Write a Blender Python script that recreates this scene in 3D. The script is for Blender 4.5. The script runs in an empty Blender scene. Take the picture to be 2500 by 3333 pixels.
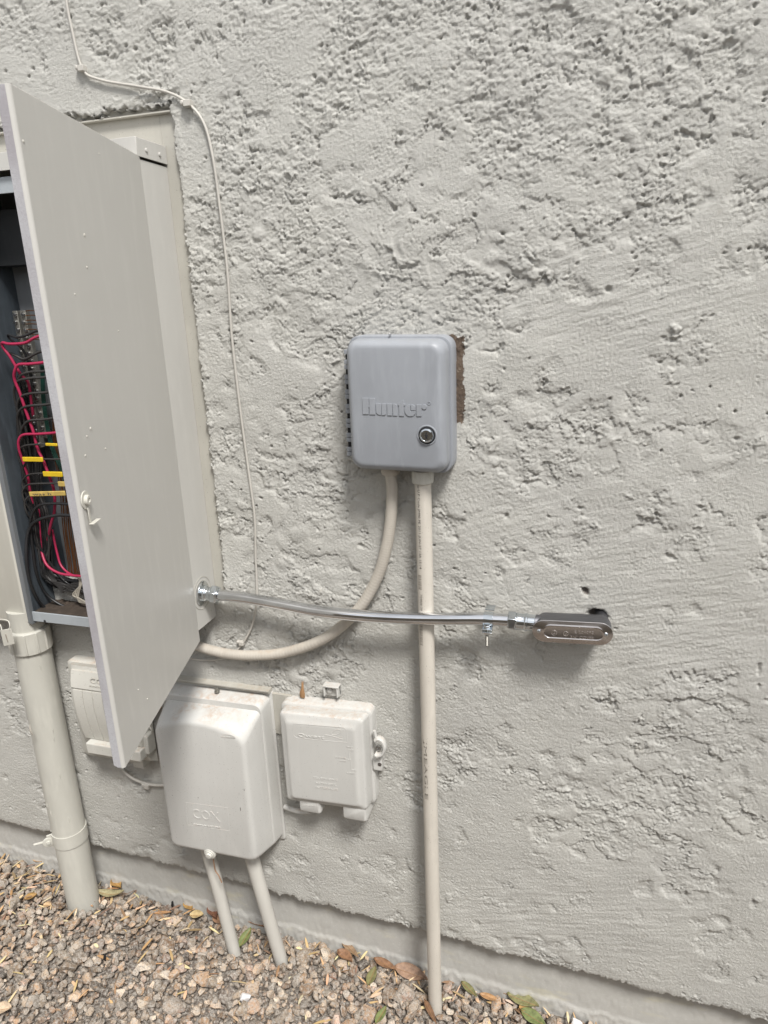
import bpy, bmesh, math, random
import numpy as np
from mathutils import Vector, Matrix
random.seed(7); RNG = np.random.default_rng(11)
S = bpy.context.scene
COL = S.collection

# ------------------------------------------------------------------ camera
FPX, CX, CY = 2260.0, 1250.0, 1666.5
def _rot(yaw, pitch, roll):
    cy, sy, cp, sp = math.cos(yaw), math.sin(yaw), math.cos(pitch), math.sin(pitch)
    f = np.array([-sy*cp, cy*cp, -sp]); r = np.array([cy, sy, 0.0]); u = np.cross(r, f)
    cr, sr = math.cos(roll), math.sin(roll)
    return np.array([cr*r+sr*u, -sr*r+cr*u, -f])
RM = _rot(math.radians(17.05), math.radians(16.74), math.radians(-2.17))
CAM = np.array([0.0, -1.22, 1.50])
cd = bpy.data.cameras.new('camera'); co = bpy.data.objects.new('camera', cd); COL.objects.link(co)
cd.sensor_fit = 'VERTICAL'; cd.sensor_height = 36.0; cd.lens = 36.0*FPX/3333.0
cd.clip_start = 0.02; cd.clip_end = 3000
mw = Matrix([list(RM.T[i])+[CAM[i]] for i in range(3)]+[[0, 0, 0, 1]])
co.matrix_world = mw
S.camera = co
def at(px, py, Y=None, Z=None, X=None):
    """world point of the plane Y (or Z, X) = const seen at a photograph pixel: used to measure the place"""
    d = RM.T @ np.array([(px-CX)/FPX, -(py-CY)/FPX, -1.0])
    if Y is not None: t = (Y-CAM[1])/d[1]
    elif Z is not None: t = (Z-CAM[2])/d[2]
    else: t = (X-CAM[0])/d[0]
    return CAM + t*d
def pj(P):
    q = (np.asarray(P)-CAM) @ RM.T
    return np.stack([CX+FPX*q[..., 0]/-q[..., 2], CY-FPX*q[..., 1]/-q[..., 2]], -1)

# ------------------------------------------------------------------ light
SUN_EL, SUN_AZ = math.radians(56), math.radians(37)     # azimuth: from -y towards -x
SUN_STRENGTH, SUN_ANGLE = 2.3, math.radians(13)
SKY_STRENGTH, EXPOSURE = 0.105, 1.0
w = bpy.data.worlds.new('World'); S.world = w; w.use_nodes = True
nt = w.node_tree; nt.nodes.clear()
out = nt.nodes.new('ShaderNodeOutputWorld'); bg = nt.nodes.new('ShaderNodeBackground')
sky = nt.nodes.new('ShaderNodeTexSky'); sky.sky_type = 'NISHITA'; sky.sun_disc = False
sky.sun_elevation = SUN_EL
hs = nt.nodes.new('ShaderNodeHueSaturation'); hs.inputs['Saturation'].default_value = 0.12
nt.links.new(sky.outputs[0], hs.inputs['Color']); nt.links.new(hs.outputs[0], bg.inputs['Color'])
bg.inputs['Strength'].default_value = SKY_STRENGTH
nt.links.new(bg.outputs[0], out.inputs[0])
tosun = Vector((math.sin(SUN_AZ)*math.cos(SUN_EL), -math.cos(SUN_AZ)*math.cos(SUN_EL), math.sin(SUN_EL)))
sky.sun_rotation = math.atan2(tosun.x, tosun.y)
sl = bpy.data.lights.new('sun', 'SUN'); sl.energy = SUN_STRENGTH; sl.angle = SUN_ANGLE; sl.color = (1, .97, .93)
so = bpy.data.objects.new('sun', sl); COL.objects.link(so)
so.rotation_euler = tosun.to_track_quat('Z', 'Y').to_euler(); so.location = (-1, -3, 4)
S.view_settings.view_transform = 'Standard'; S.view_settings.look = 'None'
S.view_settings.gamma = 1; S.view_settings.use_curve_mapping = False
S.view_settings.exposure = EXPOSURE

# ------------------------------------------------------------------ materials
def lin(r, g, b):
    f = lambda c: (c/255/12.92) if c/255 <= .04045 else ((c/255+.055)/1.055)**2.4
    return (f(r), f(g), f(b), 1)
class N:
    def __init__(s, name):
        s.m = bpy.data.materials.new(name); s.m.use_nodes = True; s.t = s.m.node_tree
        s.b = s.t.nodes['Principled BSDF']; s.tc = s.t.nodes.new('ShaderNodeTexCoord')
    def n(s, typ, **kw):
        x = s.t.nodes.new(typ)
        for k, v in kw.items():
            if k in x.inputs: x.inputs[k].default_value = v
            else: setattr(x, k, v)
        return x
    def l(s, a, b): s.t.links.new(a, b)
    def noise(s, scale, detail=4, rough=.55, stretch=None, dist=0):
        x = s.n('ShaderNodeTexNoise'); x.inputs['Scale'].default_value = scale
        x.inputs['Detail'].default_value = detail; x.inputs['Roughness'].default_value = rough
        x.inputs['Distortion'].default_value = dist
        if stretch:
            mp = s.n('ShaderNodeMapping'); mp.inputs['Scale'].default_value = stretch
            s.l(s.tc.outputs['Object'], mp.inputs[0]); s.l(mp.outputs[0], x.inputs['Vector'])
        else: s.l(s.tc.outputs['Object'], x.inputs['Vector'])
        return x.outputs['Fac']
    def ramp(s, fac, a, b, ca=(0, 0, 0, 1), cb=(1, 1, 1, 1)):
        r = s.n('ShaderNodeValToRGB'); r.color_ramp.elements[0].position = a; r.color_ramp.elements[1].position = b
        r.color_ramp.elements[0].color = ca; r.color_ramp.elements[1].color = cb
        s.l(fac, r.inputs[0]); return r.outputs[0]
    def mix(s, fac, a, b, typ='MIX'):
        x = s.n('ShaderNodeMix', data_type='RGBA', blend_type=typ)
        for inp, v in ((x.inputs[0], fac), (x.inputs[6], a), (x.inputs[7], b)):
            if isinstance(v, (int, float)): inp.default_value = v
            elif isinstance(v, tuple): inp.default_value = v
            else: s.l(v, inp)
        return x.outputs[2]
    def math(s, op, a, b=0.0):
        x = s.n('ShaderNodeMath', operation=op)
        for i, v in ((0, a), (1, b)):
            if isinstance(v, (int, float)): x.inputs[i].default_value = v
            else: s.l(v, x.inputs[i])
        return x.outputs[0]
    def bump(s, h, strength, dist, prev=None):
        x = s.n('ShaderNodeBump'); x.inputs['Strength'].default_value = strength; x.inputs['Distance'].default_value = dist
        s.l(h, x.inputs['Height'])
        if prev is not None: s.l(prev, x.inputs['Normal'])
        return x.outputs[0]
    def xyz(s):
        x = s.n('ShaderNodeSeparateXYZ'); s.l(s.tc.outputs['Object'], x.inputs[0]); return x.outputs

def paint(name, col, rough=.5, var=.06, grain=900, gs=.12, specks=0, dirt=None, metal=0, spec=.4, orange=0, big=6):
    k = N(name); b = k.b
    c2 = tuple(x*(1-var*2.2) for x in col[:3])+(1,)
    base = k.mix(k.ramp(k.noise(big, 5), .35, .7), col, c2)
    c3 = tuple(min(1, x*(1+var)) for x in col[:3])+(1,)
    base = k.mix(k.ramp(k.noise(60, 3, stretch=(1, 1, .18)), .5, .75), base, c3)
    if specks:
        base = k.mix(k.ramp(k.noise(520, 1), .735, .76), base, (.10, .085, .07, 1))
    if dirt:
        # dust that settles on faces looking up
        g = k.n('ShaderNodeNewGeometry'); sp = k.n('ShaderNodeSeparateXYZ'); k.l(g.outputs['Normal'], sp.inputs[0])
        up = k.ramp(sp.outputs[2], .25, .8)
        nz = k.math('MULTIPLY', k.ramp(k.noise(95, 6, .75), .42, .64), k.ramp(k.noise(14, 2), .42, .62))
        base = k.mix(k.math('MULTIPLY', k.math('MULTIPLY', up, nz), dirt[1]), base, dirt[0])
    k.l(base, b.inputs['Base Color'])
    b.inputs['Roughness'].default_value = rough; b.inputs['Metallic'].default_value = metal
    b.inputs['Specular IOR Level'].default_value = spec
    n1 = k.bump(k.noise(grain, 2), gs, .0006)
    if orange: n1 = k.bump(k.noise(35, 3), orange, .004, n1)
    k.l(n1, b.inputs['Normal'])
    return k.m
M = {}
M['enclosure'] = paint('enclosure_plastic', (.52, .515, .49, 1), .56, .03, 700, .25, specks=1, dirt=((.42, .31, .23, 1), .75))
M['enclosure2'] = paint('enclosure_plastic_warm', (.54, .53, .485, 1), .48, .03, 700, .2, specks=1, dirt=((.45, .33, .24, 1), .8))
M['bluegrey'] = paint('irrigation_grey_plastic', (.285, .30, .325, 1), .42, .08, 900, .2, dirt=((.30, .30, .30, 1), .3))
M['hinge_gap'] = paint('gap_shade', (.02, .02, .022, 1), .8)  # near-black colour stands in for the shade inside slots and holes
M['door'] = paint('beige_metal_paint', (.50, .49, .46, 1), .42, .025, 400, .15, orange=.06, dirt=((.40, .30, .22, 1), .4), big=2.5)
M['flange'] = paint('beige_flange_paint_shaded', (.42, .405, .36, 1), .5, .05, 400, .2, specks=1, dirt=((.34, .27, .2, 1), .6))  # beige paint, darkened to carry the shade of the panel recess
M['cover'] = paint('cream_metal_paint', (.53, .515, .46, 1), .45, .03, 400, .15)
M['pipe'] = paint('cream_pvc', (.51, .50, .45, 1), .5, .05, 600, .2, orange=.12)
M['pipe_grey'] = paint('painted_conduit', (.50, .485, .445, 1), .5, .04, 600, .2, orange=.1)
M['cable'] = paint('painted_cable', (.48, .46, .42, 1), .5)
M['flex'] = paint('beige_flexible_conduit', (.48, .445, .39, 1), .5, .06, 600, .2, dirt=((.40, .29, .2, 1), .5), big=9)
M['string'] = paint('brown_string', (.32, .2, .13, 1), .9)
M['wood'] = paint('dry_wood', (.30, .17, .08, 1), .8, .15)
M['dust'] = paint('brown_dust', (.06, .045, .034, 1), .95, .2, 300, .8)
M['ink'] = paint('ink', (.07, .06, .055, 1), .7, 0)
M['ink_faint'] = paint('faint_ink', (.26, .235, .2, 1), .7, 0)
M['black'] = paint('black_wire', (.018, .018, .019, 1), .35, 0)
M['charcoal'] = paint('charcoal_wire', (.035, .033, .032, 1), .5, .1)
M['red'] = paint('red_wire', (.33, .02, .065, 1), .4, 0)
M['green'] = paint('green_wire', (.006, .035, .025, 1), .4, 0)
M['copper'] = paint('copper_wire', (.16, .07, .03, 1), .4, .1, metal=.6)
M['white_wire'] = paint('white_wire', (.34, .31, .26, 1), .5, .1)
M['yellow'] = paint('yellow_tag', (.66, .46, .02, 1), .5, .08)
M['yellow_old'] = paint('aged_yellow_tag', (.50, .36, .10, 1), .6, .15)
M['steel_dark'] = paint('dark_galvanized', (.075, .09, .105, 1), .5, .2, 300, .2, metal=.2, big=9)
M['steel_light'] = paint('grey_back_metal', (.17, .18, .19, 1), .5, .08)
M['lip'] = paint('grey_lip_paint', (.36, .39, .41, 1), .42, .04)
M['screw'] = paint('zinc_screw', (.42, .42, .42, 1), .3, .1, metal=1)
M['bus'] = paint('bar_metal', (.30, .29, .26, 1), .4, .1, metal=.7)
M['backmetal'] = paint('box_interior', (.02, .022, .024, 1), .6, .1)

def worn_edge():
    k = N('worn_primer_edge'); b = k.b
    base = k.mix(k.ramp(k.noise(7, 5, .6), .4, .62), (.30, .285, .30, 1), (.40, .40, .415, 1))
    base = k.mix(k.ramp(k.noise(420, 4, .7), .5, .85), base, (.27, .25, .265, 1))
    base = k.mix(k.ramp(k.noise(16, 5, .6, stretch=(1, 1, .6)), .63, .66), base, (.36, .26, .20, 1))
    k.l(base, b.inputs['Base Color']); b.inputs['Roughness'].default_value = .55
    k.l(k.bump(k.noise(350, 4, .7), .5, .001), b.inputs['Normal'])
    return k.m
M['worn'] = worn_edge()

def chrome(name, col, rough, streak=.3):
    k = N(name); b = k.b
    c = k.mix(k.ramp(k.noise(40, 5, .6, stretch=(.25, 1, 1)), .45, .7), col, tuple(x*.75 for x in col[:3])+(1,))
    k.l(c, b.inputs['Base Color']); b.inputs['Metallic'].default_value = 1
    r = k.ramp(k.noise(60, 4, stretch=(.15, 1, 1)), .3, .8, (rough*.6,)*3+(1,), (rough*1.7,)*3+(1,))
    k.l(r, b.inputs['Roughness'])
    k.l(k.bump(k.noise(30, 3, stretch=(.3, 1, 1)), streak*.3, .002), b.inputs['Normal'])
    return k.m
M['emt'] = chrome('galvanized_tube', (.74, .75, .77, 1), .07)
M['zinc'] = chrome('zinc_fitting', (.70, .74, .77, 1), .12)
M['cast'] = chrome('cast_conduit_body', (.20, .20, .215, 1), .42)
M['coverplate'] = chrome('stamped_cover', (.58, .545, .53, 1), .17)

def stucco_mat(name, plinth=False):
    k = N(name); b = k.b
    c = k.mix(k.ramp(k.noise(3.1, 5, .6), .35, .7), (.51, .502, .465, 1), (.475, .468, .44, 1))
    c = k.mix(k.ramp(k.noise(38, 6, .65), .62, .78), c, (.43, .41, .365, 1))
    c = k.mix(k.ramp(k.noise(190, 3, .6), .55, .75), c, (.545, .537, .51, 1))
    if plinth:
        c = k.mix(1.0, c, (.90, .90, .905, 1), 'MULTIPLY')
        c = k.mix(k.ramp(k.noise(9, 6, .6, stretch=(1, 1, 3)), .6, .72), c, (.50, .48, .40, 1))
    else:
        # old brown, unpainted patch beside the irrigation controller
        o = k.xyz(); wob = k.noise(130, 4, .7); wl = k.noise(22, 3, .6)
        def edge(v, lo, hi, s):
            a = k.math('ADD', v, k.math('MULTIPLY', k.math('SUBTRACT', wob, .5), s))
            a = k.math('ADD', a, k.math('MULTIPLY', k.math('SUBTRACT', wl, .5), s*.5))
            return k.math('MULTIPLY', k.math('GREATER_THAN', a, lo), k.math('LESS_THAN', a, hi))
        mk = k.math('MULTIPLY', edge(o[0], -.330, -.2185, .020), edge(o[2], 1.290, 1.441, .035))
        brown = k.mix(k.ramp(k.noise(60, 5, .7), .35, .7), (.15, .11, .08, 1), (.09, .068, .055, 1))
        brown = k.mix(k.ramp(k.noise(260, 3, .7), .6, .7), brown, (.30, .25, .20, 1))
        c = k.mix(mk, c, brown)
        a = k.n('ShaderNodeAttribute', attribute_name='bare')
        c = k.mix(a.outputs['Fac'], c, (.15, .132, .118, 1))
    k.l(c, b.inputs['Base Color']); b.inputs['Roughness'].default_value = .78
    b.inputs['Specular IOR Level'].default_value = .25
    if plinth:
        n1 = k.bump(k.noise(420, 4, .65), .35, .001); n1 = k.bump(k.noise(90, 3, .6), .15, .002, n1)
    else:
        n1 = k.bump(k.noise(520, 5, .75), .75, .0028)
        n1 = k.bump(k.ramp(k.noise(230, 4, .65, dist=.6), .49, .53), .5, .0009, n1)
    k.l(n1, b.inputs['Normal'])
    return k.m
M['stucco'] = stucco_mat('painted_stucco'); M['plinth'] = stucco_mat('painted_plinth', True)

# ------------------------------------------------------------------ objects and tags
LOC = {}
def tag(o, label=None, cat=None, group=None, kind=None):
    if label: o['label'] = label
    if cat: o['category'] = cat
    if group: o['group'] = group
    if kind: o['kind'] = kind
    return o
def thing(name, label, cat, loc, group=None):
    o = bpy.data.objects.new(name, None); COL.objects.link(o); o.location = tuple(float(v) for v in loc)
    o.empty_display_size = .05
    LOC[o.name] = np.array(loc, float)
    return tag(o, label, cat, group)
def catmull(P, n=8):
    P = [np.array(p, float) for p in P]
    if len(P) == 2: return [P[0]*(1-t)+P[1]*t for t in np.linspace(0, 1, n+1)]
    Q = [2*P[0]-P[1]]+P+[2*P[-1]-P[-2]]; o = []
    for i in range(1, len(Q)-2):
        a, b, c, d = Q[i-1:i+3]
        for t in np.arange(n)/n:
            o.append(.5*((2*b)+(-a+c)*t+(2*a-5*b+4*c-d)*t*t+(-a+3*b-3*c+d)*t**3))
    o.append(P[-1]); return o
class MB:
    def __init__(s): s.v = []; s.f = []
    def add(s, v, f):
        k = len(s.v); s.v += [tuple(float(c) for c in p) for p in v]; s.f += [tuple(k+i for i in q) for q in f]; return s
    def box(s, x0, x1, y0, y1, z0, z1):
        v = [(x, y, z) for z in (z0, z1) for y in (y0, y1) for x in (x0, x1)]
        return s.add(v, [(0, 2, 3, 1), (4, 5, 7, 6), (0, 1, 5, 4), (2, 6, 7, 3), (0, 4, 6, 2), (1, 3, 7, 5)])
    def obox(s, o, a, b, c):
        o, a, b, c = (np.array(q, float) for q in (o, a, b, c))
        v = [o+a*i+b*j+c*k for k in (0, 1) for j in (0, 1) for i in (0, 1)]
        f = [(0, 2, 3, 1), (4, 5, 7, 6), (0, 1, 5, 4), (2, 6, 7, 3), (0, 4, 6, 2), (1, 3, 7, 5)]
        if np.dot(np.cross(a, b), c) < 0: f = [q[::-1] for q in f]
        return s.add(v, f)
    def rings(s, R, closed=True, cap0=True, cap1=True):
        n = len(R[0]); v = [p for r in R for p in r]; f = []
        for i in range(len(R)-1):
            for j in range(n if closed else n-1):
                k = (j+1) % n; f.append((i*n+j, i*n+k, (i+1)*n+k, (i+1)*n+j))
        if cap0: f.append(tuple(range(n))[::-1])
        if cap1: f.append(tuple((len(R)-1)*n+j for j in range(n)))
        return s.add(v, f)
    def sweep(s, P, r, seg=12, cap=True, flat=1.0):
        P = [np.array(p, float) for p in P]; rr = r if hasattr(r, '__len__') else [r]*len(P)
        up = None; R = []
        for i, p in enumerate(P):
            t = (P[min(i+1, len(P)-1)]-P[max(i-1, 0)]); t /= np.linalg.norm(t)+1e-12
            if up is None:
                up = np.cross(t, [0, 1, 0]); 
                if np.linalg.norm(up) < .1: up = np.cross(t, [1, 0, 0])
            up = up-t*np.dot(up, t); up /= np.linalg.norm(up); sd = np.cross(t, up)
            R.append([p+rr[i]*(math.cos(a)*up+flat*math.sin(a)*sd) for a in np.arange(seg)*2*math.pi/seg])
        return s.rings(R, True, cap, cap)
    def cyl(s, a, b, r, seg=20, r2=None):
        return s.sweep([a, b], [r, r if r2 is None else r2], seg)
    def lathe(s, o, ax, prof, seg=28):
        o = np.array(o, float); ax = np.array(ax, float); ax /= np.linalg.norm(ax)
        return s.sweep_prof([o+ax*t for t, _ in prof], [max(r, 1e-5) for _, r in prof], ax, seg)
    def sweep_prof(s, P, rr, ax, seg):
        u = np.cross(ax, [.3, .5, .8]); u /= np.linalg.norm(u); v = np.cross(ax, u)
        R = [[p+r*(math.cos(a)*u+math.sin(a)*v) for a in np.arange(seg)*2*math.pi/seg] for p, r in zip(P, rr)]
        return s.rings(R)
    def build(s, name, mat, parent=None, angle=35, bevel=0, bseg=2, solid=0, sub=0):
        V = np.array(s.v, float)
        org = np.zeros(3)
        if parent is not None:
            org = LOC[parent.name]
        me = bpy.data.meshes.new(name); me.from_pydata([tuple(p) for p in V-org], [], s.f)
        me.materials.append(M[mat] if isinstance(mat, str) else mat)
        bm = bmesh.new(); bm.from_mesh(me); bmesh.ops.recalc_face_normals(bm, faces=bm.faces); bm.to_mesh(me); bm.free()
        me.polygons.foreach_set('use_smooth', [angle > 0]*len(me.polygons))
        if angle > 0: me.set_sharp_from_angle(angle=math.radians(angle))
        o = bpy.data.objects.new(name, me); COL.objects.link(o)
        if parent is not None: o.parent = parent
        LOC[o.name] = org
        if solid:
            m = o.modifiers.new('solid', 'SOLIDIFY'); m.thickness = solid; m.offset = 0
        if bevel:
            m = o.modifiers.new('bevel', 'BEVEL'); m.width = bevel; m.segments = bseg; m.limit_method = 'ANGLE'
            m.angle_limit = math.radians(30); m.harden_normals = False
        return o
def rr(x0, x1, z0, z1, r, y, n=6, arch=0, tilt=0, rb=None):
    """rounded rectangle ring in an XZ plane"""
    r = min(r, (x1-x0)/2-1e-4, (z1-z0)/2-1e-4); rb = r if rb is None else rb; out = []
    for cx, cz, a0, q in ((x1-rb, z0+rb, -90, rb), (x1-r, z1-r, 0, r), (x0+r, z1-r, 90, r), (x0+rb, z0+rb, 180, rb)):
        for i in range(n+1):
            a = math.radians(a0+90*i/n); out.append((cx+q*math.cos(a), cz+q*math.sin(a)))
    o2 = []
    m = 8
    for i in range(len(out)):                                # extra points along the edges so an arch can bend them
        a, b = out[i], out[(i+1) % len(out)]
        o2.append(a)
        if i % (n+1) == n:
            for j in range(1, m): o2.append((a[0]+(b[0]-a[0])*j/m, a[1]+(b[1]-a[1])*j/m))
    xc, hw, zc = (x0+x1)/2, (x1-x0)/2, (z0+z1)/2
    return [(x, y, z+(arch*(1-((x-xc)/hw)**2) if z > zc else 0)+tilt*(x-xc)) for x, z in o2]
def text_on(s, A, B, Y, mb, hgt=None, ext=.0006, res=2, wrap=None):
    """letters lying on the plane Y, baseline from A to B (world x, z)"""
    cu = bpy.data.curves.new('t', 'FONT'); cu.body = s; cu.extrude = .02; cu.resolution_u = res
    ob = bpy.data.objects.new('t', cu); me = bpy.data.meshes.new_from_object(ob)
    v = np.array([p.co[:] for p in me.vertices]); fs = [tuple(p.vertices) for p in me.polygons]
    bpy.data.objects.remove(ob); bpy.data.curves.remove(cu); bpy.data.meshes.remove(me)
    x0, x1 = v[:, 0].min(), v[:, 0].max()
    A, B = np.array(A, float), np.array(B, float); L = np.linalg.norm(B-A); u = (B-A)/L; n = np.array([-u[1], u[0]])
    sc = L/(x1-x0); sv = sc if hgt is None else hgt/.7
    X = A+np.outer((v[:, 0]-x0)*sc, u)+np.outer(v[:, 1]*sv, n)
    y = Y-np.where(v[:, 2] > 0, ext, -ext*.3)
    P = np.stack([X[:, 0], y, X[:, 1]], 1)
    if wrap: P = wrap(P)
    mb.add(P, fs)
def prism(mb, pts2, Y, ext):
    n = len(pts2); v = [(x, Y-ext, z) for x, z in pts2]+[(x, Y+ext*.4, z) for x, z in pts2]
    mb.add(v, [tuple(range(n)), tuple(range(2*n-1, n-1, -1))]+[(i, i+n, (i+1) % n+n, (i+1) % n) for i in range(n)])

# ------------------------------------------------------------------ stucco wall
def band(n, lo, hi, cell, ang=0, an=1.0, seed=0, slope=1.0):
    """band-limited noise field, wavelengths lo..hi metres"""
    g = np.random.default_rng(seed); Fq = np.fft.rfft2(g.standard_normal((n, n)))
    fy = np.fft.fftfreq(n, cell)[:, None]; fx = np.fft.rfftfreq(n, cell)[None, :]
    c, s_ = math.cos(ang), math.sin(ang); a = fx*c+fy*s_; b = (-fx*s_+fy*c)/an
    fr = np.sqrt((a*an)**2+(b*an)**2/1.0)+1e-9 if False else np.sqrt((a*an)**2+(b*an)**2)
    fr = np.sqrt((fx*c+fy*s_)**2*an**2+(-fx*s_+fy*c)**2)+1e-9
    W = 1/(1+(fr*lo)**6)*1/(1+(1/(fr*hi))**6)/fr**slope
    W[0, 0] = 0
    h = np.fft.irfft2(Fq*W, s=(n, n)); return (h-h.mean())/h.std()
def sstep(a, b, x):
    t = np.clip((x-a)/(b-a), 0, 1); return t*t*(3-2*t)
def bil(Fd, u, v):
    n, m = Fd.shape; u = np.clip(u, 0, m-1.001); v = np.clip(v, 0, n-1.001)
    i = u.astype(int); j = v.astype(int); a = u-i; b = v-j
    return (Fd[j, i]*(1-a)+Fd[j, i+1]*a)*(1-b)+(Fd[j+1, i]*(1-a)+Fd[j+1, i+1]*a)*b
BASEZ = lambda x: -.059-.056*(x+.25)                        # where the gravel meets the plinth
SKIRT = lambda x: .1015-.0480*(x+.31)                       # lower edge of the stucco
X0, X1, ZT, CELL = -1.98, .50, 2.16, .0027
XH1, ZH0, ZH1 = -.737, .893, 1.848
def build_wall():
    n, CN = 2048, .0013
    xs = np.concatenate([np.arange(X0, -1.36, .0034), np.arange(-1.36, -.80, .0026), np.arange(-.80, X1, .00195)]); nx = len(xs)
    nz = 1030
    XX = np.tile(xs, (nz, 1)); t = np.linspace(0, 1, nz)[:, None]
    B = lambda lo, hi, seed, **k: band(n, lo, hi, CN, seed=seed, **k)
    c1 = B(.0035, .05, 1); c2 = B(.05, .4, 2)
    ju = (xs-X0)/CN
    line = lambda f, row: np.interp(ju, np.arange(n), f[row])
    edge = SKIRT(xs)+.0022*line(c1, 3)+.0025*line(c2, 9)
    ZZ = edge[None, :]+(ZT-edge[None, :])*t
    U = (XX-X0)/CN; W = ZZ/CN
    smp = lambda f, u=None, v=None: bil(f, U if u is None else u, W if v is None else v)
    C1 = smp(c1); C2 = smp(c2)
    w2x, w2z = smp(B(.012, .06, 33)), smp(B(.012, .06, 34))
    w1x, w1z = smp(B(.0035, .014, 3)), smp(B(.0035, .014, 4)); u = U+1.0*w1x+2.2*w2x; v = W+1.0*w1z+2.2*w2z
    P = pj(np.stack([XX, np.zeros_like(XX), ZZ], -1))/1.507       # rough map of where the trowel left what
    def blob(cx, cy, rx, ry): return np.exp(-(((P[..., 0]-cx)/rx)**2+((P[..., 1]-cy)/ry)**2))
    low = smp(B(.10, .5, 5)); mid = smp(B(.03, .16, 55))
    rough = 1.2*blob(980, 40, 640, 330)+.75*blob(560, 470, 200, 170)+.5*blob(900, 660, 300, 120)+.7*blob(60, 50, 220, 90)+.6*blob(1250, 350, 260, 190)+.35*blob(700, 1100, 300, 260)+.45*blob(1200, 1680, 300, 150)
    rough = np.clip(rough-.75*blob(960, 440, 150, 110)-.5*blob(1130, 520, 90, 120)+.24*low+.14*mid, 0, 1)
    lace = .8*blob(1480, 1720, 260, 240)+.7*blob(640, 1200, 260, 300)+.8*blob(720, 560, 340, 260)+.7*blob(1450, 150, 200, 300)+.6*blob(1350, 960, 330, 180)+.35*blob(350, 1560, 150, 250)+.5*blob(1000, 620, 300, 200)
    lace = np.clip(lace+.35*rough+.22*low, .06, 1)
    trowel = np.clip(blob(1450, 1350, 350, 220)+blob(1330, 650, 330, 170)+.8*blob(1200, 2000, 420, 150)+.7*blob(1080, 1150, 200, 150), 0, 1)
    H = .0008*smp(B(.09, .5, 6))
    # overlapping skim coats with crisp torn borders
    m = sstep(.22, .6, lace+.14*mid)
    for sd, lo, hi, th, e, amp, an, g_ in ((7, .026, .16, .5, .025, .0026, 1.6, mid), (8, .018, .07, 1.25, .03, .0024, 1.5, low), (9, .026, .2, -.8, .025, .0026, 1.7, low), (19, .04, .3, .1, .015, .0026, 1.8, mid)):
        f = smp(B(lo, hi, sd, ang=.08, an=an, slope=2), u, v)
        gm = m*sstep(-1.1, -.2, g_); H = H+gm*(amp*.66*sstep(th-e, th+e, f)-.0022*np.exp(-((f-th+e+.02)/.028)**2))
    # crumbs: torn terraces of sandy plaster
    u2 = U+.8*w1x; v2 = W+.8*w1z; f = smp(B(.0045, .018, 10, ang=.08, an=2.0, slope=1.0), u2, v2); f2 = smp(B(.0065, .034, 12, ang=-.05, an=2.0, slope=1.2), u2, v2)
    H = H+.78*rough*(.0011*sstep(-.10, .10, f-.3)+.0014*sstep(-.07, .07, f2-.1)+.0010*sstep(-.10, .10, f+.9)-.0022*np.exp(-((f2-.1+.16)/.10)**2)*sstep(-.2, .6, mid+C1*.3))
    sand = smp(B(.0036, .0095, 13, slope=.1, ang=.1, an=1.25))
    H = H-.0038*m-.0024*rough+.00044*np.clip(sand, -1.5, 2)*(1.0+.3*np.clip(mid, -1, 1)+.35*rough)
    def streak(ang, sd, lo=.005, hi=.03, ratio=9):
        g = np.random.default_rng(sd); Fq = np.fft.rfft2(g.standard_normal((n, n)))
        fy = np.fft.fftfreq(n, CN)[:, None]; fx = np.fft.rfftfreq(n, CN)[None, :]
        al = fx*math.cos(ang)+fy*math.sin(ang); ac = -fx*math.sin(ang)+fy*math.cos(ang)
        fr = np.sqrt((al*ratio)**2+ac**2)+1e-9
        h = np.fft.irfft2(Fq/(1+(fr*lo)**6)/(1+1/(fr*hi)**6)/fr, s=(n, n)); return smp(h/h.std())
    H = H+.00038*trowel*streak(.25, 21)+.00012*streak(-.1, 22, ratio=3)*(1-.6*rough)
    H = H+.00020*blob(1000, 1300, 300, 500)*streak(-.6, 23, ratio=4)
    g = np.random.default_rng(31)
    bare = np.zeros_like(H)
    def dent(x, z, rx, rz, d, ang=0, sharp=4):
        r = max(rx, rz)*1.6; a, b = np.searchsorted(xs, [x-r, x+r])
        tt = (z-edge[0])/(ZT-edge[0]); c = max(int((tt-r/2.0)*nz)-8, 0); d_ = int((tt+r/2.0)*nz)+25
        sx = XX[c:d_, a:b]-x; sz = ZZ[c:d_, a:b]-z
        if sx.size == 0: return None
        wv = 1+.22*C1[c:d_, a:b]
        p = sx*math.cos(ang)+sz*math.sin(ang); q = -sx*math.sin(ang)+sz*math.cos(ang)
        m = np.exp(-((p/rx)**2+(q/rz)**2)**(sharp/2)*wv); H[c:d_, a:b] -= d*m
        return (slice(c, d_), slice(a, b)), m
    rl = rough[::10, ::10]
    for k in range(2600):
        x = g.uniform(X0, X1); z = g.uniform(.08, ZT); s_ = g.uniform(.0014, .0028)*(1.7 if g.random() < .06 else 1)
        i = min(int((z-edge[0])/(ZT-edge[0])*nz/10), rl.shape[0]-1); j = min(np.searchsorted(xs, x)//10, rl.shape[1]-1)
        if g.random() > .22+.9*rl[i, j]: continue
        dent(x, z, s_*g.uniform(.8, 1.7), s_, g.uniform(.003, .008), g.uniform(-.5, .5), 3)
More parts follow.
